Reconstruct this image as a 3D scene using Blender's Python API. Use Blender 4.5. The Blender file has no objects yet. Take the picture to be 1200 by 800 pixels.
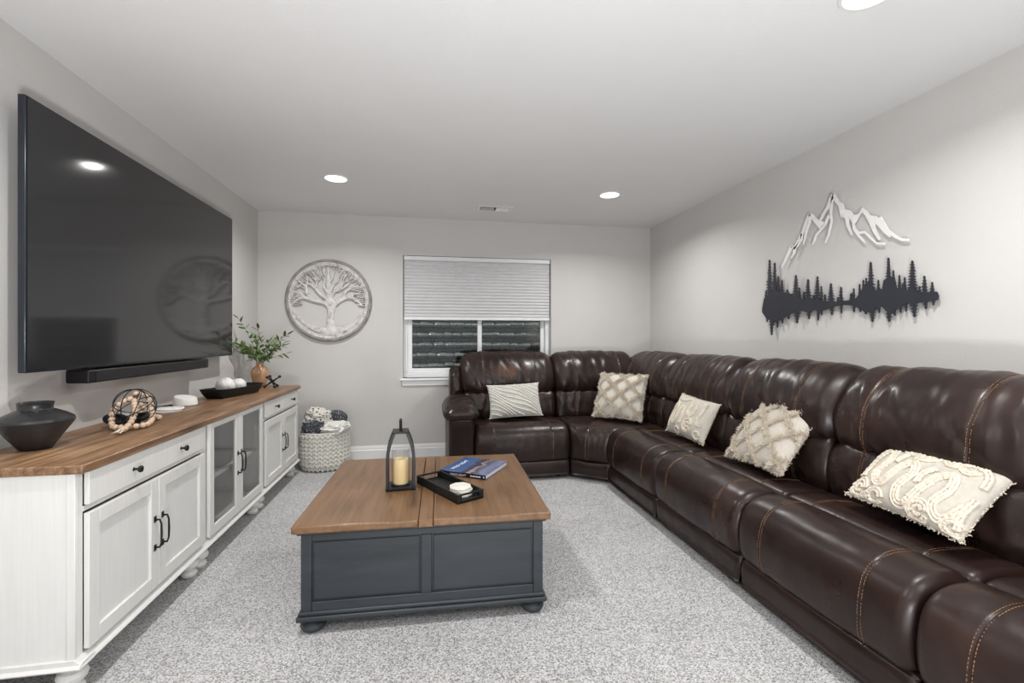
import bpy, bmesh, math, random
from mathutils import Vector, Matrix, noise
from mathutils.geometry import tessellate_polygon
random.seed(7)
C = bpy.context.scene.collection
SC = bpy.context.scene
PI = math.pi

# ------------------------------------------------------------------ camera
F_PX, YAW, V0, CAM_H = 540.0, math.atan(98/540), 396.0, 1.21
cd = bpy.data.cameras.new('camera'); cam = bpy.data.objects.new('camera', cd); C.objects.link(cam)
cd.sensor_width = 36; cd.lens = 36*F_PX/1200; cd.shift_y = (V0-400)/1200
cd.clip_start = 0.02
cam.location = (0, 0, CAM_H); cam.rotation_euler = (PI/2, 0, -YAW)
SC.camera = cam

# ------------------------------------------------------------------ world, lights, exposure
w = bpy.data.worlds.new('world'); SC.world = w; w.use_nodes = True
w.node_tree.nodes['Background'].inputs[0].default_value = (0.93, 0.96, 1.0, 1)
w.node_tree.nodes['Background'].inputs[1].default_value = .62
SC.view_settings.view_transform = 'Standard'; SC.view_settings.look = 'None'
SC.view_settings.gamma = 1; SC.view_settings.use_curve_mapping = False
SC.view_settings.exposure = 0.15
LAMP_W = 16.0
LX, RX, BY, CZ = -1.62, 2.45, 4.81, 2.44
FRONT = -1.6
DOWN = [(-0.70, 3.73), (1.53, 3.74), (1.545, 1.385), (-0.70, 1.435), (-0.70, -0.87), (1.56, -0.87)]

sn = bpy.data.lights.new('sun', 'SUN'); sn.energy = 3.0; sn.angle = .03
sno = bpy.data.objects.new('sun', sn); C.objects.link(sno); sno.rotation_euler = (.30, .12, 0)
# added fill light behind the camera, aimed up to brighten the ceiling
fl = bpy.data.lights.new('ceiling_fill', 'AREA'); fl.shape = 'DISK'; fl.size = .5; fl.energy = 80
flo = bpy.data.objects.new('ceiling_fill', fl); C.objects.link(flo); flo.location = (.3, -.6, .34); flo.rotation_euler = (PI-.36, 0, 0)
# ------------------------------------------------------------------ materials
def new_mat(name):
    m = bpy.data.materials.new(name); m.use_nodes = True
    nt = m.node_tree; b = nt.nodes['Principled BSDF']
    return m, nt, b
def N(nt, t, **k):
    n = nt.nodes.new(t)
    for a, v in k.items(): setattr(n, a, v)
    return n
def coords(nt, scale=(1,1,1), rot=(0,0,0), loc=(0,0,0)):
    tc = N(nt, 'ShaderNodeTexCoord'); mp = N(nt, 'ShaderNodeMapping')
    nt.links.new(tc.outputs['Object'], mp.inputs[0])
    mp.inputs['Scale'].default_value = scale; mp.inputs['Rotation'].default_value = rot; mp.inputs['Location'].default_value = loc
    return mp.outputs[0]
def noise_tex(nt, vec, scale, detail=3, rough=.55):
    n = N(nt, 'ShaderNodeTexNoise'); n.inputs['Scale'].default_value = scale
    n.inputs['Detail'].default_value = detail; n.inputs['Roughness'].default_value = rough
    nt.links.new(vec, n.inputs['Vector']); return n.outputs['Fac']
def ramp(nt, fac, stops):
    r = N(nt, 'ShaderNodeValToRGB'); e = r.color_ramp.elements
    while len(e) < len(stops): e.new(0.5)
    for i, (p, c) in enumerate(stops):
        e[i].position = p; e[i].color = (*c, 1)
    nt.links.new(fac, r.inputs[0]); return r.outputs[0]
def bump(nt, b, h, strength, dist, prev=None):
    bp = N(nt, 'ShaderNodeBump'); bp.inputs['Strength'].default_value = strength; bp.inputs['Distance'].default_value = dist
    nt.links.new(h, bp.inputs['Height'])
    if prev is not None: nt.links.new(prev, bp.inputs['Normal'])
    nt.links.new(bp.outputs[0], b.inputs['Normal']); return bp.outputs[0]
def simple(name, col, rough=.5, metal=0, var=.08, vs=12, bs=0, bscale=80, bd=.001, scale=(1,1,1), coat=0, spec=None):
    m, nt, b = new_mat(name)
    vec = coords(nt, scale)
    f = noise_tex(nt, vec, vs)
    lo = tuple(c*(1-var) for c in col); hi = tuple(min(1, c*(1+var)) for c in col)
    nt.links.new(ramp(nt, f, [(.3, lo), (.7, hi)]), b.inputs['Base Color'])
    b.inputs['Roughness'].default_value = rough; b.inputs['Metallic'].default_value = metal
    b.inputs['Coat Weight'].default_value = coat
    if spec is not None: b.inputs['Specular IOR Level'].default_value = spec
    if bs: bump(nt, b, noise_tex(nt, vec, bscale, 2), bs, bd)
    return m
def wood(name, dark, mid, light, axis='y', rough=.42, plank=0):
    m, nt, b = new_mat(name)
    s = {'y': (16, 1.0, 16), 'x': (1.0, 16, 16), 'z': (16, 16, 1.0)}[axis]
    v1 = coords(nt, s); f1 = noise_tex(nt, v1, 2.2, 5, .6)
    s2 = {'y': (60, 2.0, 60), 'x': (2.0, 60, 60), 'z': (60, 60, 2.0)}[axis]
    f2 = noise_tex(nt, coords(nt, s2), 3, 3)
    f3 = noise_tex(nt, coords(nt, (1,1,1)), 3.0, 3)
    a = N(nt, 'ShaderNodeMath', operation='MULTIPLY'); nt.links.new(f2, a.inputs[0]); a.inputs[1].default_value = .3
    a2 = N(nt, 'ShaderNodeMath', operation='MULTIPLY_ADD'); nt.links.new(f1, a2.inputs[0]); a2.inputs[1].default_value = .6; nt.links.new(a.outputs[0], a2.inputs[2])
    a3 = N(nt, 'ShaderNodeMath', operation='MULTIPLY_ADD'); nt.links.new(f3, a3.inputs[0]); a3.inputs[1].default_value = .25; nt.links.new(a2.outputs[0], a3.inputs[2])
    nt.links.new(ramp(nt, a3.outputs[0], [(.42, dark), (.57, mid), (.74, light)]), b.inputs['Base Color'])
    b.inputs['Roughness'].default_value = rough
    bump(nt, b, a3.outputs[0], .12, .002)
    return m
M = {}
M['wall'] = simple('wall_paint', (.60,.585,.57), .85, var=.015, vs=3, bs=.35, bscale=95, bd=.0025)
M['ceiling'] = simple('ceiling_paint', (.76,.76,.76), .9, var=.01, vs=3, bs=.3, bscale=70, bd=.002)
M['trim'] = simple('white_trim', (.80,.80,.79), .4, var=.01)
M['vinyl'] = simple('white_vinyl', (.82,.83,.84), .35, var=.01)
def carpet():
    m, nt, b = new_mat('grey_carpet')
    v = coords(nt)
    f1 = noise_tex(nt, v, 190, 2, .6); f2 = noise_tex(nt, v, 3, 2)
    f3 = noise_tex(nt, v, 420, 2, .6)
    a = N(nt, 'ShaderNodeMath', operation='MULTIPLY_ADD'); nt.links.new(f1, a.inputs[0]); a.inputs[1].default_value = .75; a.inputs[2].default_value = -.05
    a2 = N(nt, 'ShaderNodeMath', operation='MULTIPLY_ADD'); nt.links.new(f2, a2.inputs[0]); a2.inputs[1].default_value = .08; nt.links.new(a.outputs[0], a2.inputs[2])
    a3 = N(nt, 'ShaderNodeMath', operation='MULTIPLY_ADD'); nt.links.new(f3, a3.inputs[0]); a3.inputs[1].default_value = .35; nt.links.new(a2.outputs[0], a3.inputs[2])
    vo = N(nt, 'ShaderNodeTexVoronoi'); vo.inputs['Scale'].default_value = 170; nt.links.new(v, vo.inputs['Vector'])
    sp = N(nt, 'ShaderNodeSeparateColor'); nt.links.new(vo.outputs['Color'], sp.inputs[0])
    a4 = N(nt, 'ShaderNodeMath', operation='MULTIPLY_ADD'); nt.links.new(sp.outputs[0], a4.inputs[0]); a4.inputs[1].default_value = .22; a4.inputs[2].default_value = -.12
    a5 = N(nt, 'ShaderNodeMath', operation='ADD'); nt.links.new(a4.outputs[0], a5.inputs[0]); nt.links.new(a3.outputs[0], a5.inputs[1])
    nt.links.new(ramp(nt, a5.outputs[0], [(.34, (.07,.07,.07)), (.45, (.25,.245,.245)), (.54, (.43,.425,.428)), (.70, (.66,.655,.66))]), b.inputs['Base Color'])
    b.inputs['Roughness'].default_value = 1; b.inputs['Specular IOR Level'].default_value = .1
    b.inputs['Sheen Weight'].default_value = .2
    bump(nt, b, a3.outputs[0], .7, .004)
    return m
M['carpet'] = carpet()
def leather(name, wear=False):
    m, nt, b = new_mat(name)
    v = coords(nt)
    f = noise_tex(nt, v, 4, 4)
    col = ramp(nt, f, [(.3, (.013,.0072,.0060)), (.6, (.024,.0126,.0103)), (.8, (.042,.022,.0175))])
    if wear:
        vg = N(nt, 'ShaderNodeTexCoord'); mp = N(nt, 'ShaderNodeMapping'); mp.vector_type = 'POINT'
        nt.links.new(vg.outputs['Object'], mp.inputs[0])
        mp.inputs['Location'].default_value = (1.19*2.8, -.12*1.2, -.90*5.5); mp.inputs['Scale'].default_value = (2.8, 1.2, 5.5)
        ln = N(nt, 'ShaderNodeVectorMath', operation='LENGTH'); nt.links.new(mp.outputs[0], ln.inputs[0])
        nn = noise_tex(nt, coords(nt, (10, 2, 3), rot=(0, .4, 0)), 2.5, 5, .7)
        mm = N(nt, 'ShaderNodeMath', operation='SUBTRACT'); mm.inputs[0].default_value = 1.15; nt.links.new(ln.outputs['Value'], mm.inputs[1])
        mu = N(nt, 'ShaderNodeMath', operation='MULTIPLY'); nt.links.new(mm.outputs[0], mu.inputs[0]); nt.links.new(nn, mu.inputs[1])
        fac = ramp(nt, mu.outputs[0], [(.30, (0,0,0)), (.72, (1,1,1))])
        mx = N(nt, 'ShaderNodeMix', data_type='RGBA'); nt.links.new(fac, mx.inputs[0]); nt.links.new(col, mx.inputs[6]); mx.inputs[7].default_value = (.12,.055,.030,1)
        col = mx.outputs[2]
    nt.links.new(col, b.inputs['Base Color'])
    r = ramp(nt, noise_tex(nt, v, 9, 3), [(.3, (.26,)*3), (.7, (.42,)*3)])
    nt.links.new(r, b.inputs['Roughness'])
    b.inputs['Specular IOR Level'].default_value = .36
    b1 = bump(nt, b, noise_tex(nt, v, 300, 1), .06, .001)
    bump(nt, b, noise_tex(nt, coords(nt, (1,1,.7)), 13, 3, .5), .22, .006, b1)
    return m
M['leather'] = leather('brown_leather'); M['leather_worn'] = leather('worn_brown_leather', True)
M['thread'] = simple('tan_thread', (.23,.115,.055), .7)
M['console'] = simple('white_washed_wood', (.66,.655,.635), .5, var=.03, vs=3, scale=(30,30,1.2), bs=.15, bscale=12, bd=.001)
M['console_in'] = simple('cabinet_inside', (.50,.50,.49), .6)
M['oak'] = wood('console_oak', (.070,.034,.016), (.205,.112,.057), (.42,.26,.145), 'y', .4)
M['walnut'] = wood('table_top_wood', (.095,.048,.021), (.165,.086,.038), (.22,.12,.057), 'y', .36)
M['slate'] = simple('slate_blue_paint', (.024,.030,.036), .45, var=.22, vs=2.5, scale=(1.5,8,8), bs=.1, bscale=30, bd=.001)
M['black'] = simple('black_metal', (.007,.007,.0075), .42, var=.1, spec=.3)
M['iron'] = simple('dark_iron', (.03,.022,.02), .35, .6, var=.15)
M['black_wood'] = simple('black_wood', (.008,.008,.008), .5, var=.2, spec=.3, bs=.2, bscale=60)
M['plastic'] = simple('black_plastic', (.007,.007,.008), .45, spec=.3)
M['grille'] = simple('speaker_cloth', (.008,.008,.009), .8, bs=.4, bscale=900, bd=.0005)
M['screen'] = simple('tv_screen', (.022,.022,.023), .09, spec=.55, var=0)
M['bezel'] = simple('tv_bezel', (.05,.055,.07), .25, .8)
M['ceramic_black'] = simple('black_glazed_ceramic', (.016,.0165,.018), .32, var=.15, bs=.5, bscale=28, bd=.006)
M['cream'] = simple('cream_woven_cloth', (.50,.465,.41), .95, var=.06, vs=60, bs=.6, bscale=420, bd=.001)
M['tuft'] = simple('cream_cotton_yarn', (.66,.59,.49), .95, var=.1, vs=40, bs=.7, bscale=260, bd=.002)
M['grey_cloth'] = simple('pale_grey_cloth', (.50,.49,.45), .95, var=.08, vs=60, bs=.6, bscale=380, bd=.001)
M['grey_tuft'] = simple('pale_grey_yarn', (.64,.62,.57), .95, var=.1, vs=40)
M['white_plaster'] = simple('white_ceramic', (.78,.77,.74), .45, var=.03)
M['marble'] = simple('marble', (.72,.69,.63), .35, var=.12, vs=14)
M['beadwood'] = simple('pale_bead_wood', (.62,.47,.34), .55, var=.15, vs=30)
M['tan_vase'] = simple('tan_ceramic', (.50,.29,.17), .4, var=.15, vs=14)
M['art_white'] = simple('white_cut_metal', (.86,.86,.85), .5, var=.01)
M['art_navy'] = simple('charcoal_cut_metal', (.022,.024,.033), .5, var=.08)
M['leaf'] = simple('green_leaf', (.075,.15,.035), .45, var=.4, vs=20)
M['leaf2'] = simple('pale_green_leaf', (.17,.26,.075), .45, var=.35, vs=20)
M['stem'] = simple('pale_stem', (.25,.22,.12), .6)
M['candle'] = simple('ivory_wax', (.80,.62,.33), .5, var=.04)
M['candle'].node_tree.nodes['Principled BSDF'].inputs['Subsurface Weight'].default_value = .25
M['shade'] = simple('pleated_shade_cloth', (.62,.62,.63), .9, var=.02)
M['knit'] = simple('cream_knit_rope', (.68,.665,.61), .9, var=.08, vs=30, bs=.5, bscale=200, bd=.002)
M['paper'] = simple('paper_pages', (.75,.75,.76), .8, var=.05, vs=40, scale=(1,1,40))
def whitewash():
    m, nt, b = new_mat('distressed_white_wood'); v = coords(nt)
    nt.links.new(ramp(nt, noise_tex(nt, v, 22, 5, .7), [(.33, (.34,.30,.27)), (.45, (.60,.58,.55)), (.6, (.72,.71,.69))]), b.inputs['Base Color'])
    b.inputs['Roughness'].default_value = .7; bump(nt, b, noise_tex(nt, v, 60, 4), .5, .003); return m
M['whitewash'] = whitewash()
M['greywash'] = simple('grey_rim_wood', (.30,.285,.26), .7, var=.3, vs=12, bs=.4, bscale=60, bd=.002)
def patterned(name, a, bcol, scale, thr):
    m, nt, b = new_mat(name); v = coords(nt, (1,1,1))
    vo = N(nt, 'ShaderNodeTexVoronoi'); vo.inputs['Scale'].default_value = scale; nt.links.new(v, vo.inputs['Vector'])
    nt.links.new(ramp(nt, vo.outputs['Distance'], [(thr, bcol), (thr+.06, a)]), b.inputs['Base Color'])
    b.inputs['Roughness'].default_value = 1; bump(nt, b, noise_tex(nt, v, 220, 3), .7, .003); return m
M['throw_spot'] = patterned('cream_throw_with_black_marks', (.70,.67,.61), (.06,.06,.06), 30, .27)
M['throw_dark'] = patterned('charcoal_marled_knit', (.045,.05,.062), (.40,.40,.40), 75, .26)
M['throw_white'] = simple('white_fleece', (.74,.73,.70), 1, var=.08, vs=14, bs=.8, bscale=120, bd=.004)
def glass(name, tint=(1,1,1), rough=0, alpha=.12):
    m, nt, b = new_mat(name)
    nt.nodes.remove(b); out = nt.nodes['Material Output']
    g = N(nt, 'ShaderNodeBsdfGlossy'); g.inputs['Roughness'].default_value = rough
    t = N(nt, 'ShaderNodeBsdfTransparent'); t.inputs[0].default_value = (*tint, 1)
    lw = N(nt, 'ShaderNodeLayerWeight'); lw.inputs[0].default_value = .36
    pw = N(nt, 'ShaderNodeMath', operation='POWER'); nt.links.new(lw.outputs['Facing'], pw.inputs[0]); pw.inputs[1].default_value = 4
    fr = N(nt, 'ShaderNodeMath', operation='MULTIPLY_ADD'); nt.links.new(pw.outputs[0], fr.inputs[0]); fr.inputs[1].default_value = .5; fr.inputs[2].default_value = .05
    mx = N(nt, 'ShaderNodeMixShader')
    nt.links.new(fr.outputs[0], mx.inputs[0]); nt.links.new(t.outputs[0], mx.inputs[1]); nt.links.new(g.outputs[0], mx.inputs[2])
    nt.links.new(mx.outputs[0], out.inputs[0]); return m
M['glass'] = glass('window_glass', (.93,.96,.95)); M['cab_glass'] = glass('cabinet_glass', (.86,.86,.86), .03)
M['clear'] = glass('lantern_glass', (.97,.97,.97))
def emit(name, col, s):
    m, nt, b = new_mat(name); b.inputs['Base Color'].default_value = (1,1,1,1)
    b.inputs['Emission Color'].default_value = (*col, 1); b.inputs['Emission Strength'].default_value = s; return m
M['lens'] = emit('lamp_lens', (1,.99,.97), 1.5)
def stone():
    m, nt, b = new_mat('well_stone'); v = coords(nt)
    nt.links.new(ramp(nt, noise_tex(nt, v, 9, 5, .7), [(.34, (.04,.045,.04)), (.5, (.17,.185,.165)), (.68, (.58,.60,.60))]), b.inputs['Base Color'])
    b.inputs['Roughness'].default_value = .3; b.inputs['Coat Weight'].default_value = 1; b.inputs['Coat Roughness'].default_value = .15; bump(nt, b, noise_tex(nt, v, 35, 4, .7), .9, .01); return m
M['stone'] = stone(); M['mortar'] = simple('well_joint', (.03,.032,.03), .8)
def cover():
    # printed dust jacket: deep blue sky, dark rock with pink light, pale snowfield at one corner
    m, nt, b = new_mat('printed_book_jacket'); v = coords(nt)
    sx = N(nt, 'ShaderNodeSeparateXYZ'); nt.links.new(v, sx.inputs[0])
    f = noise_tex(nt, v, 14, 4, .65)
    a = N(nt, 'ShaderNodeMath', operation='MULTIPLY_ADD'); nt.links.new(sx.outputs[0], a.inputs[0]); a.inputs[1].default_value = 3.2; a.inputs[2].default_value = .38
    a2 = N(nt, 'ShaderNodeMath', operation='MULTIPLY_ADD'); nt.links.new(f, a2.inputs[0]); a2.inputs[1].default_value = .35; nt.links.new(a.outputs[0], a2.inputs[2])
    nt.links.new(ramp(nt, a2.outputs[0], [(.0, (.035,.075,.20)), (.46, (.055,.11,.26)), (.54, (.05,.05,.07)), (.64, (.035,.035,.05)), (.68, (.36,.26,.26)), (.74, (.06,.06,.09)), (.9, (.18,.20,.30)), (1, (.12,.15,.28))]), b.inputs['Base Color'])
    b.inputs['Roughness'].default_value = .25; return m
M['jacket'] = cover(); M['navy'] = simple('navy_spine', (.006,.010,.022), .3)
M['ink'] = simple('white_print', (.75,.77,.8), .5, var=0)

# ------------------------------------------------------------------ mesh helpers
class MB:
    def __init__(s): s.v = []; s.f = []
    def add(s, vs, fs):
        o = len(s.v); s.v += [tuple(p) for p in vs]; s.f += [tuple(i+o for i in f) for f in fs]; return s
    def box(s, x0, x1, y0, y1, z0, z1, T=None):
        vs = [Vector(p) for p in ((x0,y0,z0),(x1,y0,z0),(x1,y1,z0),(x0,y1,z0),(x0,y0,z1),(x1,y0,z1),(x1,y1,z1),(x0,y1,z1))]
        if T: vs = [T @ p for p in vs]
        return s.add(vs, [(3,2,1,0),(4,5,6,7),(0,1,5,4),(1,2,6,5),(2,3,7,6),(3,0,4,7)])
    def tube(s, path, rad, n=8, closed=False, flat=1.0, up=None, cap=True):
        path = [Vector(p) for p in path]; L = len(path)
        if not hasattr(rad, '__len__'): rad = [rad]*L
        vs = []; ref = Vector(up) if up else None; prevn = None
        for i, p in enumerate(path):
            a = path[(i-1) % L] if (closed or i) else p; b = path[(i+1) % L] if (closed or i < L-1) else p
            t = (b-a).normalized()
            if ref: nn = ref - t*ref.dot(t)
            elif prevn is not None: nn = prevn - t*prevn.dot(t)
            else: nn = t.cross(Vector((0,0,1))) if abs(t.z) < .9 else t.cross(Vector((1,0,0)))
            nn.normalize(); prevn = nn; bb = t.cross(nn)
            for k in range(n):
                an = 2*PI*k/n
                vs.append(p + nn*math.cos(an)*rad[i]*flat + bb*math.sin(an)*rad[i])
        fs = []
        for i in range(L if closed else L-1):
            j = (i+1) % L
            for k in range(n): fs.append((i*n+k, i*n+(k+1) % n, j*n+(k+1) % n, j*n+k))
        if not closed and cap: fs += [tuple(range(n-1, -1, -1)), tuple((L-1)*n+k for k in range(n))]
        return s.add(vs, fs)
    def lathe(s, prof, n=32, c=(0,0,0), rf=None, T=None, cap=True):
        vs = []; fs = []; L = len(prof)
        for i, (r, z) in enumerate(prof):
            for k in range(n):
                a = 2*PI*k/n; rr = r*(rf(a, i) if rf else 1)
                p = Vector((c[0]+rr*math.cos(a), c[1]+rr*math.sin(a), c[2]+z)); vs.append(T @ p if T else p)
        for i in range(L-1):
            for k in range(n): fs.append((i*n+k, i*n+(k+1) % n, (i+1)*n+(k+1) % n, (i+1)*n+k))
        if cap and prof[0][0] > .001: fs.append(tuple(range(n-1, -1, -1)))
        if cap and prof[-1][0] > .001: fs.append(tuple((L-1)*n+k for k in range(n)))
        return s.add(vs, fs)
    def prism(s, poly, fn, w0, w1):
        n = len(poly)
        vs = [fn(u, v, w0) for u, v in poly]+[fn(u, v, w1) for u, v in poly]
        tri = tessellate_polygon([[Vector((u, v, 0)) for u, v in poly]])
        fs = [tuple(t) for t in tri]+[tuple(i+n for i in reversed(t)) for t in tri]
        fs += [(i, i+n, (i+1) % n+n, (i+1) % n) for i in range(n)]
        return s.add(vs, fs)
    def ball(s, c, r, n=12, m=8, sc=(1,1,1)):
        prof = [(r*math.sin(PI*i/m)+(1e-5), -r*math.cos(PI*i/m)) for i in range(m+1)]
        vs = []; fs = []
        for i, (rr, z) in enumerate(prof):
            for k in range(n):
                a = 2*PI*k/n; vs.append((c[0]+rr*math.cos(a)*sc[0], c[1]+rr*math.sin(a)*sc[1], c[2]+z*sc[2]))
        for i in range(m):
            for k in range(n): fs.append((i*n+k, i*n+(k+1) % n, (i+1)*n+(k+1) % n, (i+1)*n+k))
        return s.add(vs, fs)
    def grid(s, nu, nv, fn, cu=False, cv=False):
        vs = [fn(i, j) for i in range(nu) for j in range(nv)]; fs = []
        for i in range(nu if cu else nu-1):
            for j in range(nv if cv else nv-1):
                a, b = i*nv+j, ((i+1) % nu)*nv+j; c, d = ((i+1) % nu)*nv+(j+1) % nv, i*nv+(j+1) % nv
                fs.append((a, b, c, d))
        return s.add(vs, fs)
    def build(s, name, mat, parent=None, bev=0, seg=2, ang=35, kind=None, label=None, smooth=True):
        me = bpy.data.meshes.new(name); me.from_pydata(s.v, [], s.f)
        bm = bmesh.new(); bm.from_mesh(me); bmesh.ops.recalc_face_normals(bm, faces=bm.faces); bm.to_mesh(me); bm.free()
        if smooth:
            me.shade_smooth(); me.set_sharp_from_angle(angle=math.radians(ang))
        me.materials.append(M[mat] if isinstance(mat, str) else mat)
        o = bpy.data.objects.new(name, me); C.objects.link(o)
        if parent: o.parent = parent
        if bev:
            b = o.modifiers.new('bevel', 'BEVEL'); b.width = bev; b.segments = seg; b.limit_method = 'ANGLE'; b.harden_normals = False
        if kind: o['kind'] = kind
        if label: o['label'] = label
        return o
def box(name, mat, d, parent=None, **k): return MB().box(*d).build(name, mat, parent, **k)
def thing(name, label, cat, loc=(0,0,0), rz=0, group=None, mat=None):
    o = bpy.data.objects.new(name, None); C.objects.link(o); o.empty_display_size = .1
    if mat is not None: o.matrix_world = mat
    else: o.location = loc; o.rotation_euler = (0,0,rz)
    return tag(o, label, cat, group)
def tag(o, label, cat, group=None):
    o['label'] = label; o['category'] = cat
    if group: o['group'] = group
    return o
def struct(o): o['kind'] = 'structure'; return o
def copy_tree(o, parent=None):
    c = o.copy(); C.objects.link(c)
    if parent: c.parent = parent
    for ch in list(o.children): copy_tree(ch, c)
    return c
def text(body, size, name, mat, parent, T, ext=.0004):
    cu = bpy.data.curves.new(name, 'FONT'); cu.body = body; cu.size = size; cu.extrude = ext; cu.align_x = 'LEFT'
    o = bpy.data.objects.new(name+'_src', cu); C.objects.link(o)
    bpy.context.view_layer.update()
    me = bpy.data.meshes.new_from_object(o.evaluated_get(bpy.context.evaluated_depsgraph_get()))
    bpy.data.objects.remove(o)
    me.transform(T); me.materials.clear(); me.materials.append(M[mat]); me.name = name
    q = bpy.data.objects.new(name, me); C.objects.link(q); q.parent = parent; return q
# photo bearings -> plane (used only to read true positions of wall pieces)
ca, sa = math.cos(YAW), math.sin(YAW)
def ray(u, v):
    dx = (u-600)/F_PX; dz = (V0-v)/F_PX
    return dx*ca+sa, -dx*sa+ca, dz
def on_x(u, v, x):
    r = ray(u, v); t = x/r[0]; return r[1]*t, CAM_H+r[2]*t

# ------------------------------------------------------------------ setting
struct(box('floor', 'carpet', (LX-.1, RX+.1, FRONT, BY+.1, -.05, 0)))
struct(box('ceiling', 'ceiling', (LX-.1, RX+.1, FRONT, BY+.1, CZ, CZ+.05)))
struct(box('wall_left', 'wall', (LX-.1, LX, FRONT, BY, 0, CZ)))
struct(box('wall_right', 'wall', (RX, RX+.1, FRONT, BY, 0, CZ)))
WX0, WX1, WZ0, WZ1 = -.255, 1.30, .80, 2.055      # window opening
WY = BY+.10                                        # back of the reveal
b = MB()
b.box(LX-.1, WX0, BY, BY+.2, 0, CZ).box(WX1, RX+.1, BY, BY+.2, 0, CZ).box(WX0, WX1, BY, BY+.2, 0, WZ0).box(WX0, WX1, BY, BY+.2, WZ1, CZ)
struct(b.build('wall_back', 'wall'))
def skirting(name, axis, a0, a1, pos, sgn):
    prof = [(0,0),(.016,0),(.016,.085),(.011,.092),(.011,.108),(.007,.118),(.004,.13),(0,.13)]
    m = MB()
    if axis == 'x': fn = lambda u, v, w_: (w_, pos+sgn*u, v)
    else: fn = lambda u, v, w_: (pos+sgn*u, w_, v)
    m.prism(prof, fn, a0, a1); return struct(m.build(name, 'trim'))
skirting('baseboard_back', 'x', LX, RX, BY, -1)
skirting('baseboard_left', 'y', FRONT, BY, LX, 1)
skirting('baseboard_right', 'y', FRONT, BY, RX, -1)

# window
win = struct(MB().box(WX0, WX1, WY-.03, WY+.04, WZ1-.05, WZ1).box(WX0, WX1, WY-.03, WY+.04, WZ0, WZ0+.05)
    .box(WX0, WX0+.045, WY-.03, WY+.04, WZ0+.05, WZ1-.05).box(WX1-.045, WX1, WY-.03, WY+.04, WZ0+.05, WZ1-.05).build('window_1', 'vinyl', bev=.004))
XM = .54
def sash(x0, x1, y, parent):
    t = .045
    s_ = MB().box(x0, x1, y, y+.028, WZ0+.05, WZ0+.05+t).box(x0, x1, y, y+.028, WZ1-.05-t, WZ1-.05).box(x0, x0+t, y, y+.028, WZ0+.05+t, WZ1-.05-t).box(x1-t, x1, y, y+.028, WZ0+.05+t, WZ1-.05-t).build('sash', 'vinyl', parent, bev=.004)
    MB().box(x0+t-.004, x1-t+.004, y+.011, y+.016, WZ0+.05+t-.004, WZ1-.05-t+.004).build('pane', 'glass', s_)
sash(WX0+.045, XM+.02, WY-.02, win); sash(XM-.02, WX1-.045, WY+.010, win)
MB().box(XM-.014, XM+.014, WY-.03, WY-.02, 1.36, 1.40).build('latch', 'vinyl', win, bev=.003)
# sill with nose and apron
s_ = MB().box(WX0-.03, WX1+.03, BY-.045, BY+.07, WZ0-.022, WZ0).box(WX0-.012, WX1+.012, BY-.018, BY, WZ0-.075, WZ0-.022)
struct(s_.build('trim_1', 'trim', bev=.006))
# shade
bl = thing('cellular_shade', 'white pleated cellular shade half lowered inside the window recess', 'window shade', (0,0,0))
MB().box(WX0+.008, WX1-.008, BY+.012, BY+.058, WZ1-.045, WZ1-.003).build('headrail', 'vinyl', bl, bev=.004)
zt, zb = WZ1-.045, 1.425
npl = 18; pts = []
for i in range(npl*2+1):
    pts.append((BY+.028+(.0 if i % 2 else .009), zt+(zb-zt)*i/(npl*2)))
for i in range(npl*2, -1, -1):
    pts.append((BY+.045+(.009 if i % 2 else .0), zt+(zb-zt)*i/(npl*2)))
MB().prism(pts, lambda u, v, w_: (w_, u, v), WX0+.012, WX1-.012).build('pleated_cloth', 'shade', bl, smooth=False)
MB().box(WX0+.010, WX1-.010, BY+.020, BY+.052, zb-.028, zb).build('bottom_rail', 'vinyl', bl, bev=.004)
# egress well outside: corrugated liner of cast stones
well = thing('window_well', 'corrugated stone-look window well wall behind the glass panes', 'window well', (.52, WY+.1, 0))
cx, R0 = 0.0, 1.25
def well_r(z): return R0+.050*math.cos(2*PI*z/.130)
prof = [(well_r(z*.02), z*.02) for z in range(20, 122)]
vs = MB(); n = 48
vs.grid(len(prof), n, lambda i, j: ((prof[i][0]+.02)*math.cos(PI*j/(n-1)), .86*(prof[i][0]+.02)*math.sin(PI*j/(n-1))-.05, prof[i][1]))
vs.build('liner', 'mortar', well)
stones = []
meshes = []
for q in range(8):
    rr = random.Random(q)
    m_ = MB().box(-.5, .5, -.5, .5, -.5, .5)
    m_.v = [(x+rr.uniform(-.05,.05), y+rr.uniform(-.1,.1), z+rr.uniform(-.08,.08)) for x, y, z in m_.v]
    o = m_.build('stone', 'stone', well, bev=.12, seg=1); meshes.append(o.data); stones.append(o)
first = 0; rows = 17
for r_ in range(rows):
    z = .60+r_*.065; a = 22+(r_ % 2)*3.3+random.uniform(0, 2)
    while a < 158:
        wd = random.choice((5.5, 7.5, 9.5, 11))
        am = math.radians(a+wd/2)
        rr = well_r(z); p = Vector((rr*math.cos(am), .86*rr*math.sin(am)-.05, z))
        if z < 1.65:
            if first < len(stones): o = stones[first]
            else:
                o = stones[first % 8].copy(); C.objects.link(o)
            first += 1
            o.parent = well; o.location = p
            slope = (well_r(z+.02)-well_r(z-.02))/.04
            o.rotation_euler = (-math.atan(slope)*1.0, 0, math.atan2(.86*math.sin(am), math.cos(am))-PI/2)
            o.scale = (rr*math.radians(wd)*.955, .045+random.uniform(-.006,.010), .0600)
        a += wd
MB().box(LX-1, RX+1, BY+.2, BY+4, .35, .40).build('gravel_floor', 'mortar', well).location = (-.52, -WY-.1, 0)

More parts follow.
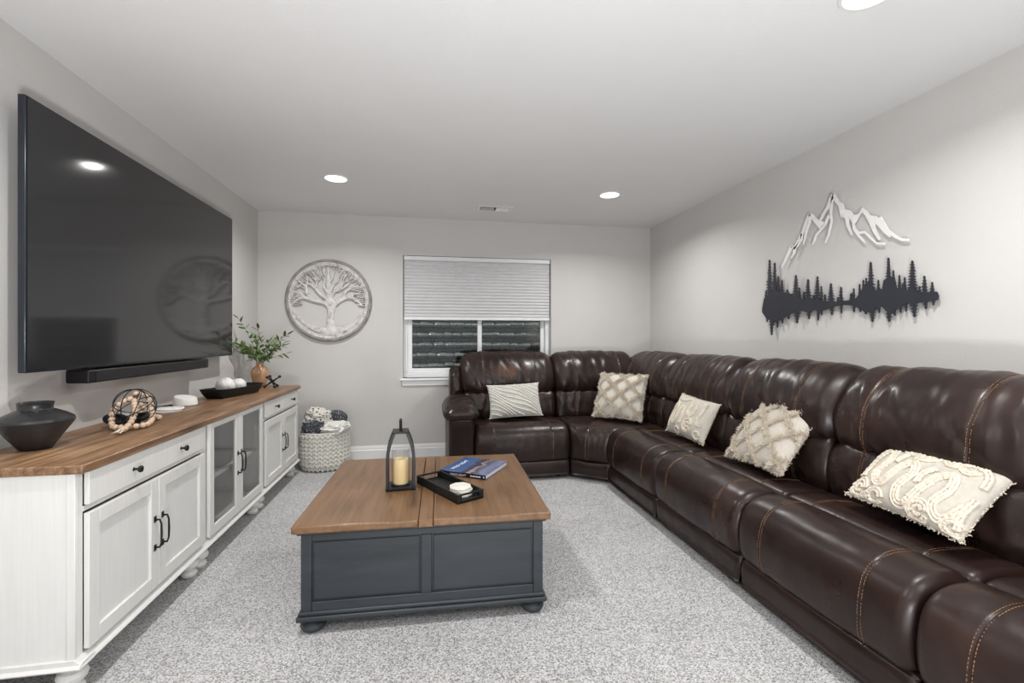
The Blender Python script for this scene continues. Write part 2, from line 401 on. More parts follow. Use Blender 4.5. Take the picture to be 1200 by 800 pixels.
# vent and downlights
vt = thing('ceiling_vent', 'white rectangular air vent in the ceiling near the window wall', 'vent', (.62, 4.33, CZ))
MB().box(-.165, .165, -.075, .075, -.006, 0).build('frame', 'trim', vt, bev=.002)
for side in (-1, 1):
    for k in range(7):
        y = -.042+k*.014
        T = Matrix.Translation((side*.072, y, -.009)) @ Matrix.Rotation(-side*.7, 4, 'X')
        MB().box(-.062, .062, -.0055, .0055, -.0006, .0006, T).build('slat', 'trim', vt)
MB().box(-.138, .138, -.05, .05, -.0068, -.006).build('dark_throat', 'plastic', vt)
names = ['recessed downlight lit in the ceiling on the left, towards the television', 'recessed downlight lit in the ceiling on the right, near the window corner',
         'recessed downlight lit at the top edge of the photo, above the sofa']
for i, (x, y) in enumerate(DOWN):
    lb = names[i] if i < 3 else ['recessed downlight above the near end of the white console, out of frame', 'recessed downlight behind the camera on the console side', 'recessed downlight behind the camera on the sofa side'][i-3]
    d = thing('recessed_downlight', lb, 'ceiling light', (x, y, CZ), group='recessed downlights')
    MB().lathe([(.080,-.001),(.081,-.007),(.092,-.005),(.096,0)], 40, cap=False).build('trim_ring', 'trim', d)
    MB().lathe([(.0001,-.0055),(.080,-.0055),(.080,-.001)], 40).build('lens', 'lens', d)
    ld = bpy.data.lights.new('downlight_lamp', 'AREA'); ld.shape = 'DISK'; ld.size = .07; ld.energy = LAMP_W; ld.color = (1,.985,.965); ld.spread = math.radians(151)
    lo = bpy.data.objects.new('downlight_lamp', ld); C.objects.link(lo); lo.parent = d; lo.location = (0,0,-.012)

# ------------------------------------------------------------------ television and soundbar
tv = thing('television', 'very large flat black wall-mounted television above the white console', 'television', (LX, 3.015, 1.61))
hw, hh = .947, .535
TT = Matrix.Rotation(0.0, 4, 'Y')
MB().box(.075, .102, -hw, hw, -hh, hh).build('casing', 'bezel', tv, bev=.004)
MB().box(.1005, .104, -hw+.008, hw-.008, -hh+.014, hh-.006).build('screen', 'screen', tv)
MB().box(.03, .075, -.55, .55, -.40, .15).build('rear_housing', 'plastic', tv, bev=.01)
MB().box(0, .03, -.25, .25, -.25, .25).build('wall_bracket', 'iron', tv)
sb = thing('soundbar', 'long black soundbar mounted on the wall right under the television', 'soundbar', (LX, 2.96, 1.035))
MB().box(.02, .115, -.575, .575, -.03, .03).build('body', 'plastic', sb, bev=.008, seg=3)
MB().box(.112, .1175, -.53, .53, -.024, .024).build('grille', 'grille', sb, bev=.002)
MB().box(0, .022, -.35, .35, -.015, .015).build('bracket', 'iron', sb)

# ------------------------------------------------------------------ white console
FX = -1.15; Y0, Y1, Y2, Y3 = 1.765, 2.645, 3.50, 4.365
con = thing('media_console', 'long white console with brown wood top and glass middle doors under the television', 'console', (LX+.24, 3.06, 0))
OFF = Vector((-(LX+.24), -3.06, 0))
def cpart(mb, name, mat, parent=con, **k):
    mb.v = [(x+OFF.x, y+OFF.y, z) for x, y, z in mb.v]; return mb.build(name, mat, parent, **k)
BX = LX+.02
cpart(MB().prism([(BX, 1.750), (FX+.020, 1.750), (FX+.028, 1.757), (FX+.028, 4.390), (FX+.020, 4.400), (BX, 4.400)], lambda u, v, w_: (u, v, w_), .760, .790), 'worktop', 'oak', bev=.006, seg=2)
for ya, yb, nm in ((Y0, Y1, 'a'), (Y1, Y2, 'b'), (Y2, Y3, 'c')):
    m_ = MB()
    t = .018
    m_.box(BX, FX-.02, ya, ya+t, .13, .76).box(BX, FX-.02, yb-t, yb, .13, .76).box(BX, FX-.02, ya, yb, .13, .15).box(BX, BX+.008, ya, yb, .13, .76)
    m_.box(BX, FX-.02, ya, yb, .742, .76)
    # face frame
    m_.box(FX-.02, FX, ya, ya+.028, .13, .76).box(FX-.02, FX, yb-.028, yb, .13, .76)
    if nm != 'b': m_.box(FX-.02, FX, ya+.028, yb-.028, .622, .640)
    if nm == 'a': m_.box(FX-.026, FX, ya-.007, ya, .13, .762).box(BX, FX-.026, ya-.004, ya, .13, .764).box(BX, BX+.02, ya-.007, ya, .13, .76)
    cpart(m_, 'cabinet_body', 'console' if nm != 'b' else 'console', bev=.002)
cpart(MB().prism([(FX-.30,.116),(FX+.020,.116),(FX+.024,.122),(FX+.018,.132),(FX+.008,.140),(FX,.146),(FX-.30,.146)], lambda u, v, w_: (u, w_, v), Y0-.015, Y3+.015)
      .prism([(Y0-.020,.116),(Y0-.024,.122),(Y0-.016,.130),(Y0-.008,.134),(Y0,.136),(Y0+.05,.136),(Y0+.05,.116)], lambda u, v, w_: (w_, u, v), BX, FX+.022), 'base_moulding', 'console', ang=50)
def leg_prof(): return [(.020,0),(.030,.004),(.036,.018),(.030,.032),(.022,.036),(.024,.042),(.040,.052),(.044,.066),(.038,.080),(.026,.086),(.030,.092),(.046,.100),(.048,.113)]
for ya, yb in ((Y0, Y1), (Y1, Y2), (Y2, Y3)):
    for x in (FX-.045, BX+.06):
        for y in (ya+.05, yb-.05): cpart(MB().lathe(leg_prof(), 20, (x, y, 0)), 'leg', 'console')
def knob(y, z, par):
    T = Matrix.Translation((FX+.018, y, z)) @ Matrix.Rotation(PI/2, 4, 'Y')
    cpart(MB().lathe([(.0085,-.004),(.008,0),(.0045,.003),(.0045,.014),(.011,.018),(.0135,.023),(.012,.029),(.004,.031),(.0001,.031)], 16, T=T), 'knob', 'black', par)
def handle(y, z0, z1, par):
    x = FX+.016; m_ = MB()
    p = [(x, y, z0+.012), (x+.020, y, z0+.012), (x+.026, y, z0+.03), (x+.027, y, (z0+z1)/2), (x+.026, y, z1-.03), (x+.020, y, z1-.012), (x, y, z1-.012)]
    m_.tube(p, [.005,.0042,.0038,.0045,.0038,.0042,.005], 8)
    for z in (z0+.010, z1-.010): m_.box(x-.001, x+.004, y-.009, y+.009, z-.013, z+.013)
    cpart(m_, 'handle', 'black', par, bev=.001)
def panel_door(ya, yb, z0, z1, hy):
    t = .052; m_ = MB(); x0, x1 = FX+.001, FX+.018
    m_.box(x0, x1, ya, ya+t, z0, z1).box(x0, x1, yb-t, yb, z0, z1).box(x0, x1, ya+t, yb-t, z0, z0+t).box(x0, x1, ya+t, yb-t, z1-t, z1)
    m_.box(x0, x0+.006, ya+t-.003, yb-t+.003, z0+t-.003, z1-t+.003)
    d = cpart(m_, 'door', 'console', bev=.0015)
    handle(hy, (z0+z1)/2-.07-.0, (z0+z1)/2+.07, d); return d
def drawer(ya, yb, z0, z1, ks):
    d = cpart(MB().box(FX+.001, FX+.018, ya, yb, z0, z1), 'drawer', 'console', bev=.0025)
    for k in ks: knob(k, (z0+z1)/2-.003, d)
ym = (Y0+Y1)/2
drawer(Y0+.0295, Y1-.0295, .645, .757, (2.035, 2.385)); panel_door(Y0+.0295, ym-.002, .158, .617, ym-.028); panel_door(ym+.002, Y1-.0295, .158, .617, ym+.028)
ym = (Y2+Y3)/2
drawer(Y2+.0295, ym-.002, .645, .757, (3.73,)); drawer(ym+.002, Y3-.0295, .645, .757, (4.14,))
panel_door(Y2+.0295, ym-.002, .158, .617, ym-.028); panel_door(ym+.002, Y3-.0295, .158, .617, ym+.028)
ym = (Y1+Y2)/2-.01
for ya, yb, hy in ((Y1+.0295, ym-.002, ym-.026), (ym+.002, Y2-.0295, ym+.026)):
    t = .048; z0, z1 = .158, .757; m_ = MB(); x0, x1 = FX+.001, FX+.018
    m_.box(x0, x1, ya, ya+t, z0, z1).box(x0, x1, yb-t, yb, z0, z1).box(x0, x1, ya+t, yb-t, z0, z0+t).box(x0, x1, ya+t, yb-t, z1-t*.6, z1)
    d = cpart(m_, 'glass_door', 'console', bev=.0015)
    cpart(MB().box(x0+.006, x0+.009, ya+t-.004, yb-t+.004, z0+t-.004, z1-t*.6+.004), 'pane', 'cab_glass', d)
    handle(hy, .385, .525, d)
cpart(MB().box(BX+.01, FX-.03, Y1+.018, Y2-.018, .425, .443), 'shelf', 'console')

# ------------------------------------------------------------------ coffee table
TR = -.027
tb = thing('storage_coffee_table', 'square trunk coffee table with brown wood top and slate grey panelled sides', 'coffee table', (.005, 2.475, 0), TR)
tw, td, thh = .505, .485, .455
for (x0, x1) in ((-.535, -.033), (-.031, .027), (.029, .535)):
    m_ = MB().box(x0, x1, -.517, .517, .420, .452)
    m_.build('centre_board' if x1-x0 < .1 else 'top_board', 'walnut', tb, bev=.007 if x1-x0 > .1 else .002, seg=3)
MB().box(-.518, .518, -.50, .50, .408, .421).build('cornice', 'slate', tb, bev=.005, seg=3)
body = MB()
for sx in (-1, 1):
    for sy in (-1, 1): body.box(*sorted((sx*tw, sx*(tw-.042))), *sorted((sy*td, sy*(td-.042))), .09, .408)
body.box(-tw+.01, tw-.01, -td+.012, td-.012, .08, .405)
body.build('carcass', 'slate', tb, bev=.003)
for k in range(4):
    R_ = Matrix.Rotation(k*PI/2, 4, 'Z'); ww = (tw, td)[k % 2]; dd = (td, tw)[k % 2]
    m_ = MB().box(-ww+.042, ww-.042, -dd-.0, -dd+.012, .378, .408, R_).box(-ww+.042, ww-.042, -dd-.0, -dd+.012, .09, .128, R_).box(-.022, .022, -dd-.001, -dd+.012, .128, .378, R_)
    m_.build('rail_frame', 'slate', tb, bev=.003)
    for a, b_ in ((-ww+.05, -.030), (.030, ww-.05)):
        MB().box(a, b_, -dd+.006, -dd+.0125, .136, .370, R_).build('panel', 'slate', tb, bev=.002)
MB().prism([(-1,0)], None, 0, 0) if False else None
bm_ = MB()
for (z0, z1, e) in ((.055, .075, .016), (.075, .092, .008)):
    bm_.box(-tw-e, tw+e, -td-e, td+e, z0, z1)
bm_.build('base_moulding', 'slate', tb, bev=.006, seg=3)
for sx in (-1, 1):
    for sy in (-1, 1):
        MB().lathe([(.030,0),(.044,.006),(.052,.020),(.050,.034),(.036,.046),(.036,.056)], 24, (sx*(tw-.04), sy*(td-.04), 0)).build('foot', 'slate', tb)
def cyl_r(p): return p
# lantern
TZ = .452
ln = thing('lantern', 'black arched open lantern on the coffee table holding a glass cylinder', 'lantern', (-.138, 2.40, TZ), .05)
MB().box(-.072, .072, -.055, .055, 0, .018).build('base', 'black', ln, bev=.002)
for sx in (-1, 1):
    p = [(-.071,.018),(-.072,.10),(-.071,.165),(-.068,.195),(-.061,.228),(-.051,.258),(-.040,.284)]
    q = [(x+.0145*(1.0 if i < 3 else 1.1), z-(.003 if 2 < i < 6 else 0)) for i, (x, z) in enumerate(p)]
    for sy in (-1, 1):
        MB().prism([(sx*x, z) for x, z in p+q[::-1]], lambda u, v, w_: (u, w_, v), sy*.055, sy*.040).build('upright', 'black', ln, bev=.001)
MB().box(-.040, .040, -.050, .050, .282, .292).build('top_plate', 'black', ln, bev=.003)
hp = [(0, 0, .29)]+[(0, 0, .30)]
MB().tube([(0, -.016, .292), (0, -.018, .325), (0, -.012, .340), (0, 0, .345), (0, .012, .340), (0, .018, .325), (0, .016, .292)], .0075, 8).build('handle', 'black', ln)
m_ = MB()
for k in range(6): m_.ball((-.05+k*.02, -.0555, .010), .0035, 8, 6)
m_.build('rivet_row', 'bezel', ln)
MB().lathe([(.0001,.0),(.046,0),(.046,.007),(.0001,.007)], 32, (0,0,.018)).build('candle_dish', 'black', ln)
MB().lathe([(.0445,0),(.0445,.17),(.0430,.17),(.0430,0),(.0445,0)], 40, (0,0,.026), cap=False).build('glass_cylinder', 'clear', ln)
cn = thing('pillar_candle', 'ivory pillar candle standing inside the black lantern', 'candle', (-.138, 2.40, TZ+.025))
MB().lathe([(.036,0),(.0375,.004),(.0375,.118),(.036,.123),(.031,.122),(.024,.112),(.010,.108),(.0001,.108)], 36, rf=lambda a, i: 1+(.02*math.sin(3*a)+.015*math.sin(7*a) if i in (3,4,5) else 0)).build('wax', 'candle', cn)
MB().tube([(0,0,.106),(.001,0,.117)], .0012, 6).build('wick', 'black', cn)

# tray with cut-out handles
ty = math.atan2(2.17-2.60, .205-.04)
tr = thing('serving_tray', 'narrow black wooden tray with cut-out end handles on the coffee table', 'tray', (.099, 2.316, TZ), -1.07)
L, W_, HH, t = .200, .072, .042, .009
MB().box(-L, L, -W_, W_, 0, .008).build('tray_bottom', 'black_wood', tr, bev=.001)
for s in (-1, 1):
    MB().box(-L, L, *sorted((s*W_, s*(W_-t))), .0, HH).build('side_board', 'black_wood', tr, bev=.0015)
    m_ = MB(); xs = sorted((s*L, s*(L-t)))
    m_.box(*xs, -W_+t, W_-t, 0, .014).box(*xs, -W_+t, W_-t, HH-.008, HH).box(*xs, -W_+t, -W_+t+.014, .014, HH-.008).box(*xs, W_-t-.014, W_-t, .014, HH-.008)
    m_.build('end_board', 'black_wood', tr, bev=.0015)
gp = 'marble coasters stacked in the tray'
cc = Vector((.099, 2.316, TZ)) + Matrix.Rotation(-1.07, 3, 'Z') @ Vector((.110, 0, 0))
for k, (dx, dy, rot, lb) in enumerate(((.003, 0, .1, 'bottom octagonal marble coaster of the stack in the black tray'), (-.003, .002, .45, 'second octagonal marble coaster from the bottom of the tray stack'), (.004, -.003, .2, 'third octagonal marble coaster, just under the top one in the tray'), (-.001, .0, .0, 'topmost octagonal white marble coaster of the stack in the tray'))):
    m_ = MB(); pol = [(.054*math.cos(PI/8+i*PI/4), .054*math.sin(PI/8+i*PI/4)) for i in range(8)]
    m_.prism(pol, lambda u, v, w_: (u, v, w_), 0, .0095)
    o = m_.build('coaster', 'marble', bev=.002, ang=30); o.location = (cc.x+dx, cc.y+dy, TZ+.0081+k*.0112); o.rotation_euler = (0,0,rot)
    tag(o, lb, 'coaster', gp)
# book
bk = thing('coffee_table_book', 'large blue hardback photo book lying on the coffee table behind the tray', 'book', (.262, 2.648, TZ), -.56)
bw, bd_, bh = .140, .150, .026
m_ = MB().box(-bw, bw, -bd_, bd_, 0, .003).box(-bw, bw, -bd_, bd_, bh-.003, bh)
m_.build('boards', 'jacket', bk, bev=.0008)
MB().box(-bw+.003, bw-.004, -bd_+.004, bd_-.004, .003, bh-.003).build('pages', 'paper', bk)
MB().box(-bw, bw, -bd_-.002, -bd_+.003, .0005, bh-.0005).build('spine', 'navy', bk, bev=.0015)
text('WILD LIGHT', .0175, 'spine_title', 'ink', bk, Matrix.Translation((-.075, -bd_-.0021, .005)) @ Matrix.Rotation(PI/2, 4, 'X'), .0003)
m_ = MB()
for k in range(7): m_.box(.050+k*.0088, .0565+k*.0088, -bd_-.0024, -bd_-.0016, .0085, .0170-(k % 2)*.002)
m_.box(.126, .132, -bd_-.0024, -bd_-.0016, .008, .017)
m_.build('spine_print', 'ink', bk)
text('WILD LIGHT', .034, 'cover_title', 'ink', bk, Matrix.Translation((-.075, -.11, bh+.0002)) @ Matrix.Rotation(PI/2, 4, 'Z'), .0003)

# ------------------------------------------------------------------ sectional sofa
def crom(pts, n):
    out = []; L = len(pts)
    per = max(2, n//L)
    for i in range(L):
        p0, p1, p2, p3 = (Vector(pts[(i+k-1) % L]) for k in range(4))
        for j in range(per):
            t = j/per
            out.append(.5*((2*p1)+(-p0+p2)*t+(2*p0-5*p1+4*p2-p3)*t*t+(-p0+3*p1-3*p2+p3)*t**3))
    return out
def cushion(name, parent, prof, W, mapf, rr=.045, ns=30, nt=66, disp=None, mat='leather', seams=(), stitch=None, crown=.0):
    P = crom(prof, nt); n = len(P)
    c = sum(P, Vector((0,0)))/n
    area = sum(P[i].x*P[(i+1) % n].y-P[(i+1) % n].x*P[i].y for i in range(n))
    sg = 1 if area > 0 else -1
    nrm = []
    for i in range(n):
        tt = (P[(i+1) % n]-P[(i-1) % n]).normalized(); nrm.append(Vector((tt.y, -tt.x))*sg)
    def surf(s, i, extra=0, t_end=True):
        e = W/2-abs(s); k = 0
        if e < rr: q = (rr-max(e, 0))/rr; k = rr*(1-math.sqrt(max(0, 1-q*q)))*.9
        h = crown*(1-(2*s/W)**2)
        for s0 in seams:
            h -= .0030*math.exp(-((s-s0)/.0045)**2)
        p = P[i % n]; nn = nrm[i % n]
        if disp and e > .004: h += disp(s, i/n, p, min(1, e/.03))
        p = p+nn*(h-k+extra)
        return mapf(s/(W/2), s, p.x, p.y)
    ss = [-W/2+W*i/ns for i in range(ns+1)]
    for q in (.0015, .005, .011, .02, .032): ss += [-W/2+q, W/2-q]
    for s0 in seams: ss += [s0-.012, s0-.0075, s0-.0035, s0, s0+.0035, s0+.0075, s0+.012]
    ss = sorted(set(round(x, 5) for x in ss))
    mb = MB(); mb.grid(len(ss), n, lambda i, j: surf(ss[i], j), cv=True)
    o = len(ss)-1
    mb.f.append(tuple(range(n))); mb.f.append(tuple(o*n+j for j in reversed(range(n))))
    ob = mb.build(name, mat, parent, ang=60)
    if stitch is not None:
        for s0 in seams:
            st = MB()
            for off in (-.0065, .0065):
                i0, i1 = stitch
                # arclength walk
                path = [surf(s0+off, i % n, .0008) for i in range(i0, i1+1)]
                d = 0; pos = 0
                for a, b_ in zip(path[:-1], path[1:]):
                    a = Vector(a); b_ = Vector(b_); l = (b_-a).length
                    if l < 1e-6: continue
                    x = 0
                    while pos < d+l:
                        t0 = max(0, (pos-d)/l); t1 = min(1, (pos+.0075-d)/l)
                        p0 = a.lerp(b_, t0); p1 = a.lerp(b_, t1)
                        if (p1-p0).length > .001: st.tube([p0, p1], .0013, 4)
                        pos += .0115
                    d += l
            if st.v: st.build('stitching', 'thread', ob, kind='stuff', smooth=False)
    return ob
sofa = thing('sectional_sofa', 'long dark brown leather corner sectional sofa with contrast tan stitching', 'sofa', (1.95, 4.2, 0))
SO = Vector((1.95, 4.2, 0))
XB, YB = 2.42, 4.785
def map_right(yc): return lambda q, s, d, z: (XB-d-SO.x, yc-s-SO.y, z)      # s runs towards the camera
def map_back(xc): return lambda q, s, d, z: (xc+s-SO.x, YB-d-SO.y, z)
def wr_head(seed, amp=.0075):
    def f(s, t, p, k):
        v = noise.noise(Vector((s*9+seed, p.y*2.4-p.x*2, seed*1.7)))
        r = (1-abs(v)*1.6); r = max(0, r)**3
        v2 = noise.noise(Vector((s*20+seed*3, p.y*6, 3.1)))
        a = noise.noise(Vector((s*3.1, p.y*3, seed*2.3)))
        edge = math.exp(-(.43*2-abs(s)*2)**2/.02) if False else 0
        pinch = .008*math.sin(s*95+seed+math.sin(s*31)*1.5)*math.exp(-max(0, p.y-.70)/.035)*(1 if p.x > .3 else 0)
        w_ = noise.noise(Vector((s*5.0+p.y*3.5+seed*2, p.y*1.3, seed)))
        cr = max(0, 1-abs(w_)*6)**2*.007
        return k*(amp*(r-.35)*(.6+a)+.006*v2-cr+pinch)
    return f
def wr_lum(seed):
    def f(s, t, p, k):
        v = noise.noise(Vector((s*12+seed, p.y*7, seed)))
        return k*(.014*(max(0, 1-abs(v)*1.8)**2-.3)+.004*noise.noise(Vector((s*5, p.y*14, seed))))
    return f
def wr_seat(seed):
    def f(s, t, p, k):
        return k*(.005*noise.noise(Vector((s*4+seed, p.x*6, p.y*5)))+.0025*max(0, 1-abs(noise.noise(Vector((s*11, p.x*5+seed, p.y*3))))*2)**2)
    return f
HEAD = [(.10,.74),(.07,.85),(.08,.96),(.13,1.035),(.21,1.068),(.30,1.055),(.385,.995),(.445,.90),(.470,.80),(.455,.715),(.40,.680),(.25,.685)]
LUM = [(.15,.42),(.15,.62),(.25,.70),(.38,.705),(.44,.685),(.470,.62),(.482,.55),(.475,.475),(.44,.43),(.30,.41)]
DECK = [(.36,.24),(.36,.40),(.42,.440),(.54,.455),(.64,.460),(.69,.452),(.712,.425),(.715,.36),(.70,.25),(.52,.22)]
PAD = [(.722,.26),(.716,.38),(.722,.435),(.745,.458),(.80,.466),(.86,.460),(.915,.435),(.952,.39),(.972,.32),(.975,.25),(.965,.19),(.94,.165),(.88,.165),(.78,.19)]
BASE = [(.15,.03),(.15,.16),(.50,.17),(.88,.168),(.935,.158),(.952,.13),(.955,.09),(.950,.05),(.93,.03),(.60,.028)]
def module(kind, c, W, seed, head=True, base=True, seat=True, hw=None, worn=False, hc=None):
    mp = kind(c)
    h = W/2-.012; sm = (-W/2+.165, W/2-.165)
    if head:
        HW = (hw or W)+.005; hm = (kind(hc) if hc else mp)
        cushion('head_cushion', sofa, HEAD, HW+.010, hm, .105, 56, 72, wr_head(seed), 'leather_worn' if worn else 'leather', (-HW/2+.20, HW/2-.20), (12, 58), .012)
        cushion('lumbar_cushion', sofa, LUM, HW-.01, hm, .045, 36, 60, wr_lum(seed), 'leather', (-HW/2+.20, HW/2-.20), (18, 44), .012)
        m_ = MB(); q = [Vector(hm(0, s, d, z)) for s in (-HW/2+.01, HW/2-.01) for d, z in ((.0,.05),(.22,.05),(.16,.98),(.03,.98))]
        m_.add(q, [(0,1,2,3),(7,6,5,4),(0,4,5,1),(1,5,6,2),(2,6,7,3),(3,7,4,0)]); m_.build('back_shell', 'leather', sofa, bev=.02)
    if seat:
        cushion('seat_deck', sofa, DECK, W-.006, mp, .03, 24, 50, wr_seat(seed), 'leather', sm, (10, 30), .004)
        cushion('seat_front', sofa, PAD, W-.006, mp, .045, 34, 70, wr_seat(seed+5), 'leather', sm, (10, 54), .006)
    if base: cushion('base_panel', sofa, BASE, W-.008, mp, .02, 20, 50, wr_seat(seed+9), 'leather')
    for s in (-W/2+.08, W/2-.08):
        for d in (.12, .86):
            x, y, _ = mp(0, s, d, 0); MB().lathe([(.022,0),(.026,.032)], 14, (x, y, 0)).build('glide', 'plastic', sofa)
module(map_right, (2.80+3.615)/2, .815, 1.3, hw=.84)
module(map_right, (1.98+2.80)/2, .82, 4.7)
module(map_right, (1.17+1.98)/2, .81, 8.1)
module(map_right, (.35+1.17)/2, .82, 12.9)
module(map_back, (.385+1.21)/2, .825, 17.2, hw=.90, hc=.765, worn=True)
# corner wedge: two backs and a fan shaped seat
module(map_back, (1.215+2.08)/2, .855, 21.5, seat=False, base=False)
module(map_right, (3.62+4.52)/2, .89, 25.1, seat=False, base=False)
FA, FB = Vector((1.213, 3.835)), Vector((1.470, 3.622)); 
def map_wedge(q, s, d, z):
    t = (q+1)/2
    f = FA.lerp(FB, t)
    bk_ = Vector((1.213, YB)).lerp(Vector((1.213+1.2, YB)), min(1, t*2)) if t < .5 else Vector((XB, YB)).lerp(Vector((XB, 3.622)), (t-.5)*2)
    k = d/.95; p = bk_.lerp(f, k)
    return (p.x-SO.x, p.y-SO.y, z)
WP = [(.30,.24),(.30,.42),(.42,.448),(.60,.458),(.78,.462),(.86,.456),(.915,.435),(.950,.39),(.968,.32),(.970,.25),(.960,.19),(.93,.165),(.80,.165),(.5,.2)]
def wmap(q, s, d, z): return map_wedge(q, s, d, z)
cushion('corner_seat', sofa, WP, .34, wmap, .02, 60, 80, wr_seat(31), 'leather', (-.02,), (14, 62), .0)
cushion('base_panel', sofa, BASE, .335, wmap, .012, 40, 50, None, 'leather')
# left arm with wing
xa0, xa1 = .165, .385
def map_arm(q, s, d, z): return ((xa0+xa1)/2+s-SO.x, YB-d-SO.y, z)
ARMP = [(.10,.04),(.10,.50),(.30,.585),(.70,.585),(.90,.565),(.935,.50),(.925,.30),(.915,.05),(.80,.03),(.4,.03)]
cushion('arm_panel', sofa, ARMP, .215, map_arm, .03, 16, 60, wr_seat(40), 'leather')
ARMT = [(.42,.545),(.40,.62),(.46,.675),(.60,.70),(.75,.69),(.88,.655),(.955,.60),(.960,.55),(.90,.515),(.75,.525),(.55,.53)]
def wr_arm(s, t, p, k):
    return k*(.007*math.sin(p.x*85+3*s*9+math.sin(s*30))*math.exp(-((p.x-.80)/.14)**2)*(1 if p.y > .56 else .3)+.004*noise.noise(Vector((s*10, p.x*7, 2))))
def map_armt(q, s, d, z): return ((xa0+xa1)/2-.002+s*1.0-SO.x, YB-d-SO.y, z-.10*(s/.27)**2*(1 if z > .6 else .2))
cushion('arm_pad', sofa, ARMT, .300, map_armt, .075, 26, 70, wr_arm, 'leather')
WING = [(.10,.50),(.08,.75),(.12,.88),(.22,.93),(.33,.90),(.39,.80),(.41,.66),(.40,.54),(.25,.48)]
cushion('side_wing', sofa, WING, .13, lambda q, s, d, z: (.265+s-SO.x, YB-d-SO.y, z), .05, 16, 60, wr_lum(44), 'leather')
# far (near-camera) arm of the sofa
def map_arm2(q, s, d, z): return (XB-d-SO.x, .235-s-SO.y, z)
cushion('arm_panel', sofa, ARMP, .215, map_arm2, .03, 16, 60, wr_seat(50), 'leather')
cushion('arm_pad', sofa, ARMT, .275, lambda q, s, d, z: (XB-d-SO.x, .237-s-SO.y, z-.10*(s/.27)**2*(1 if z > .6 else .2)), .075, 26, 70, wr_arm, 'leather')

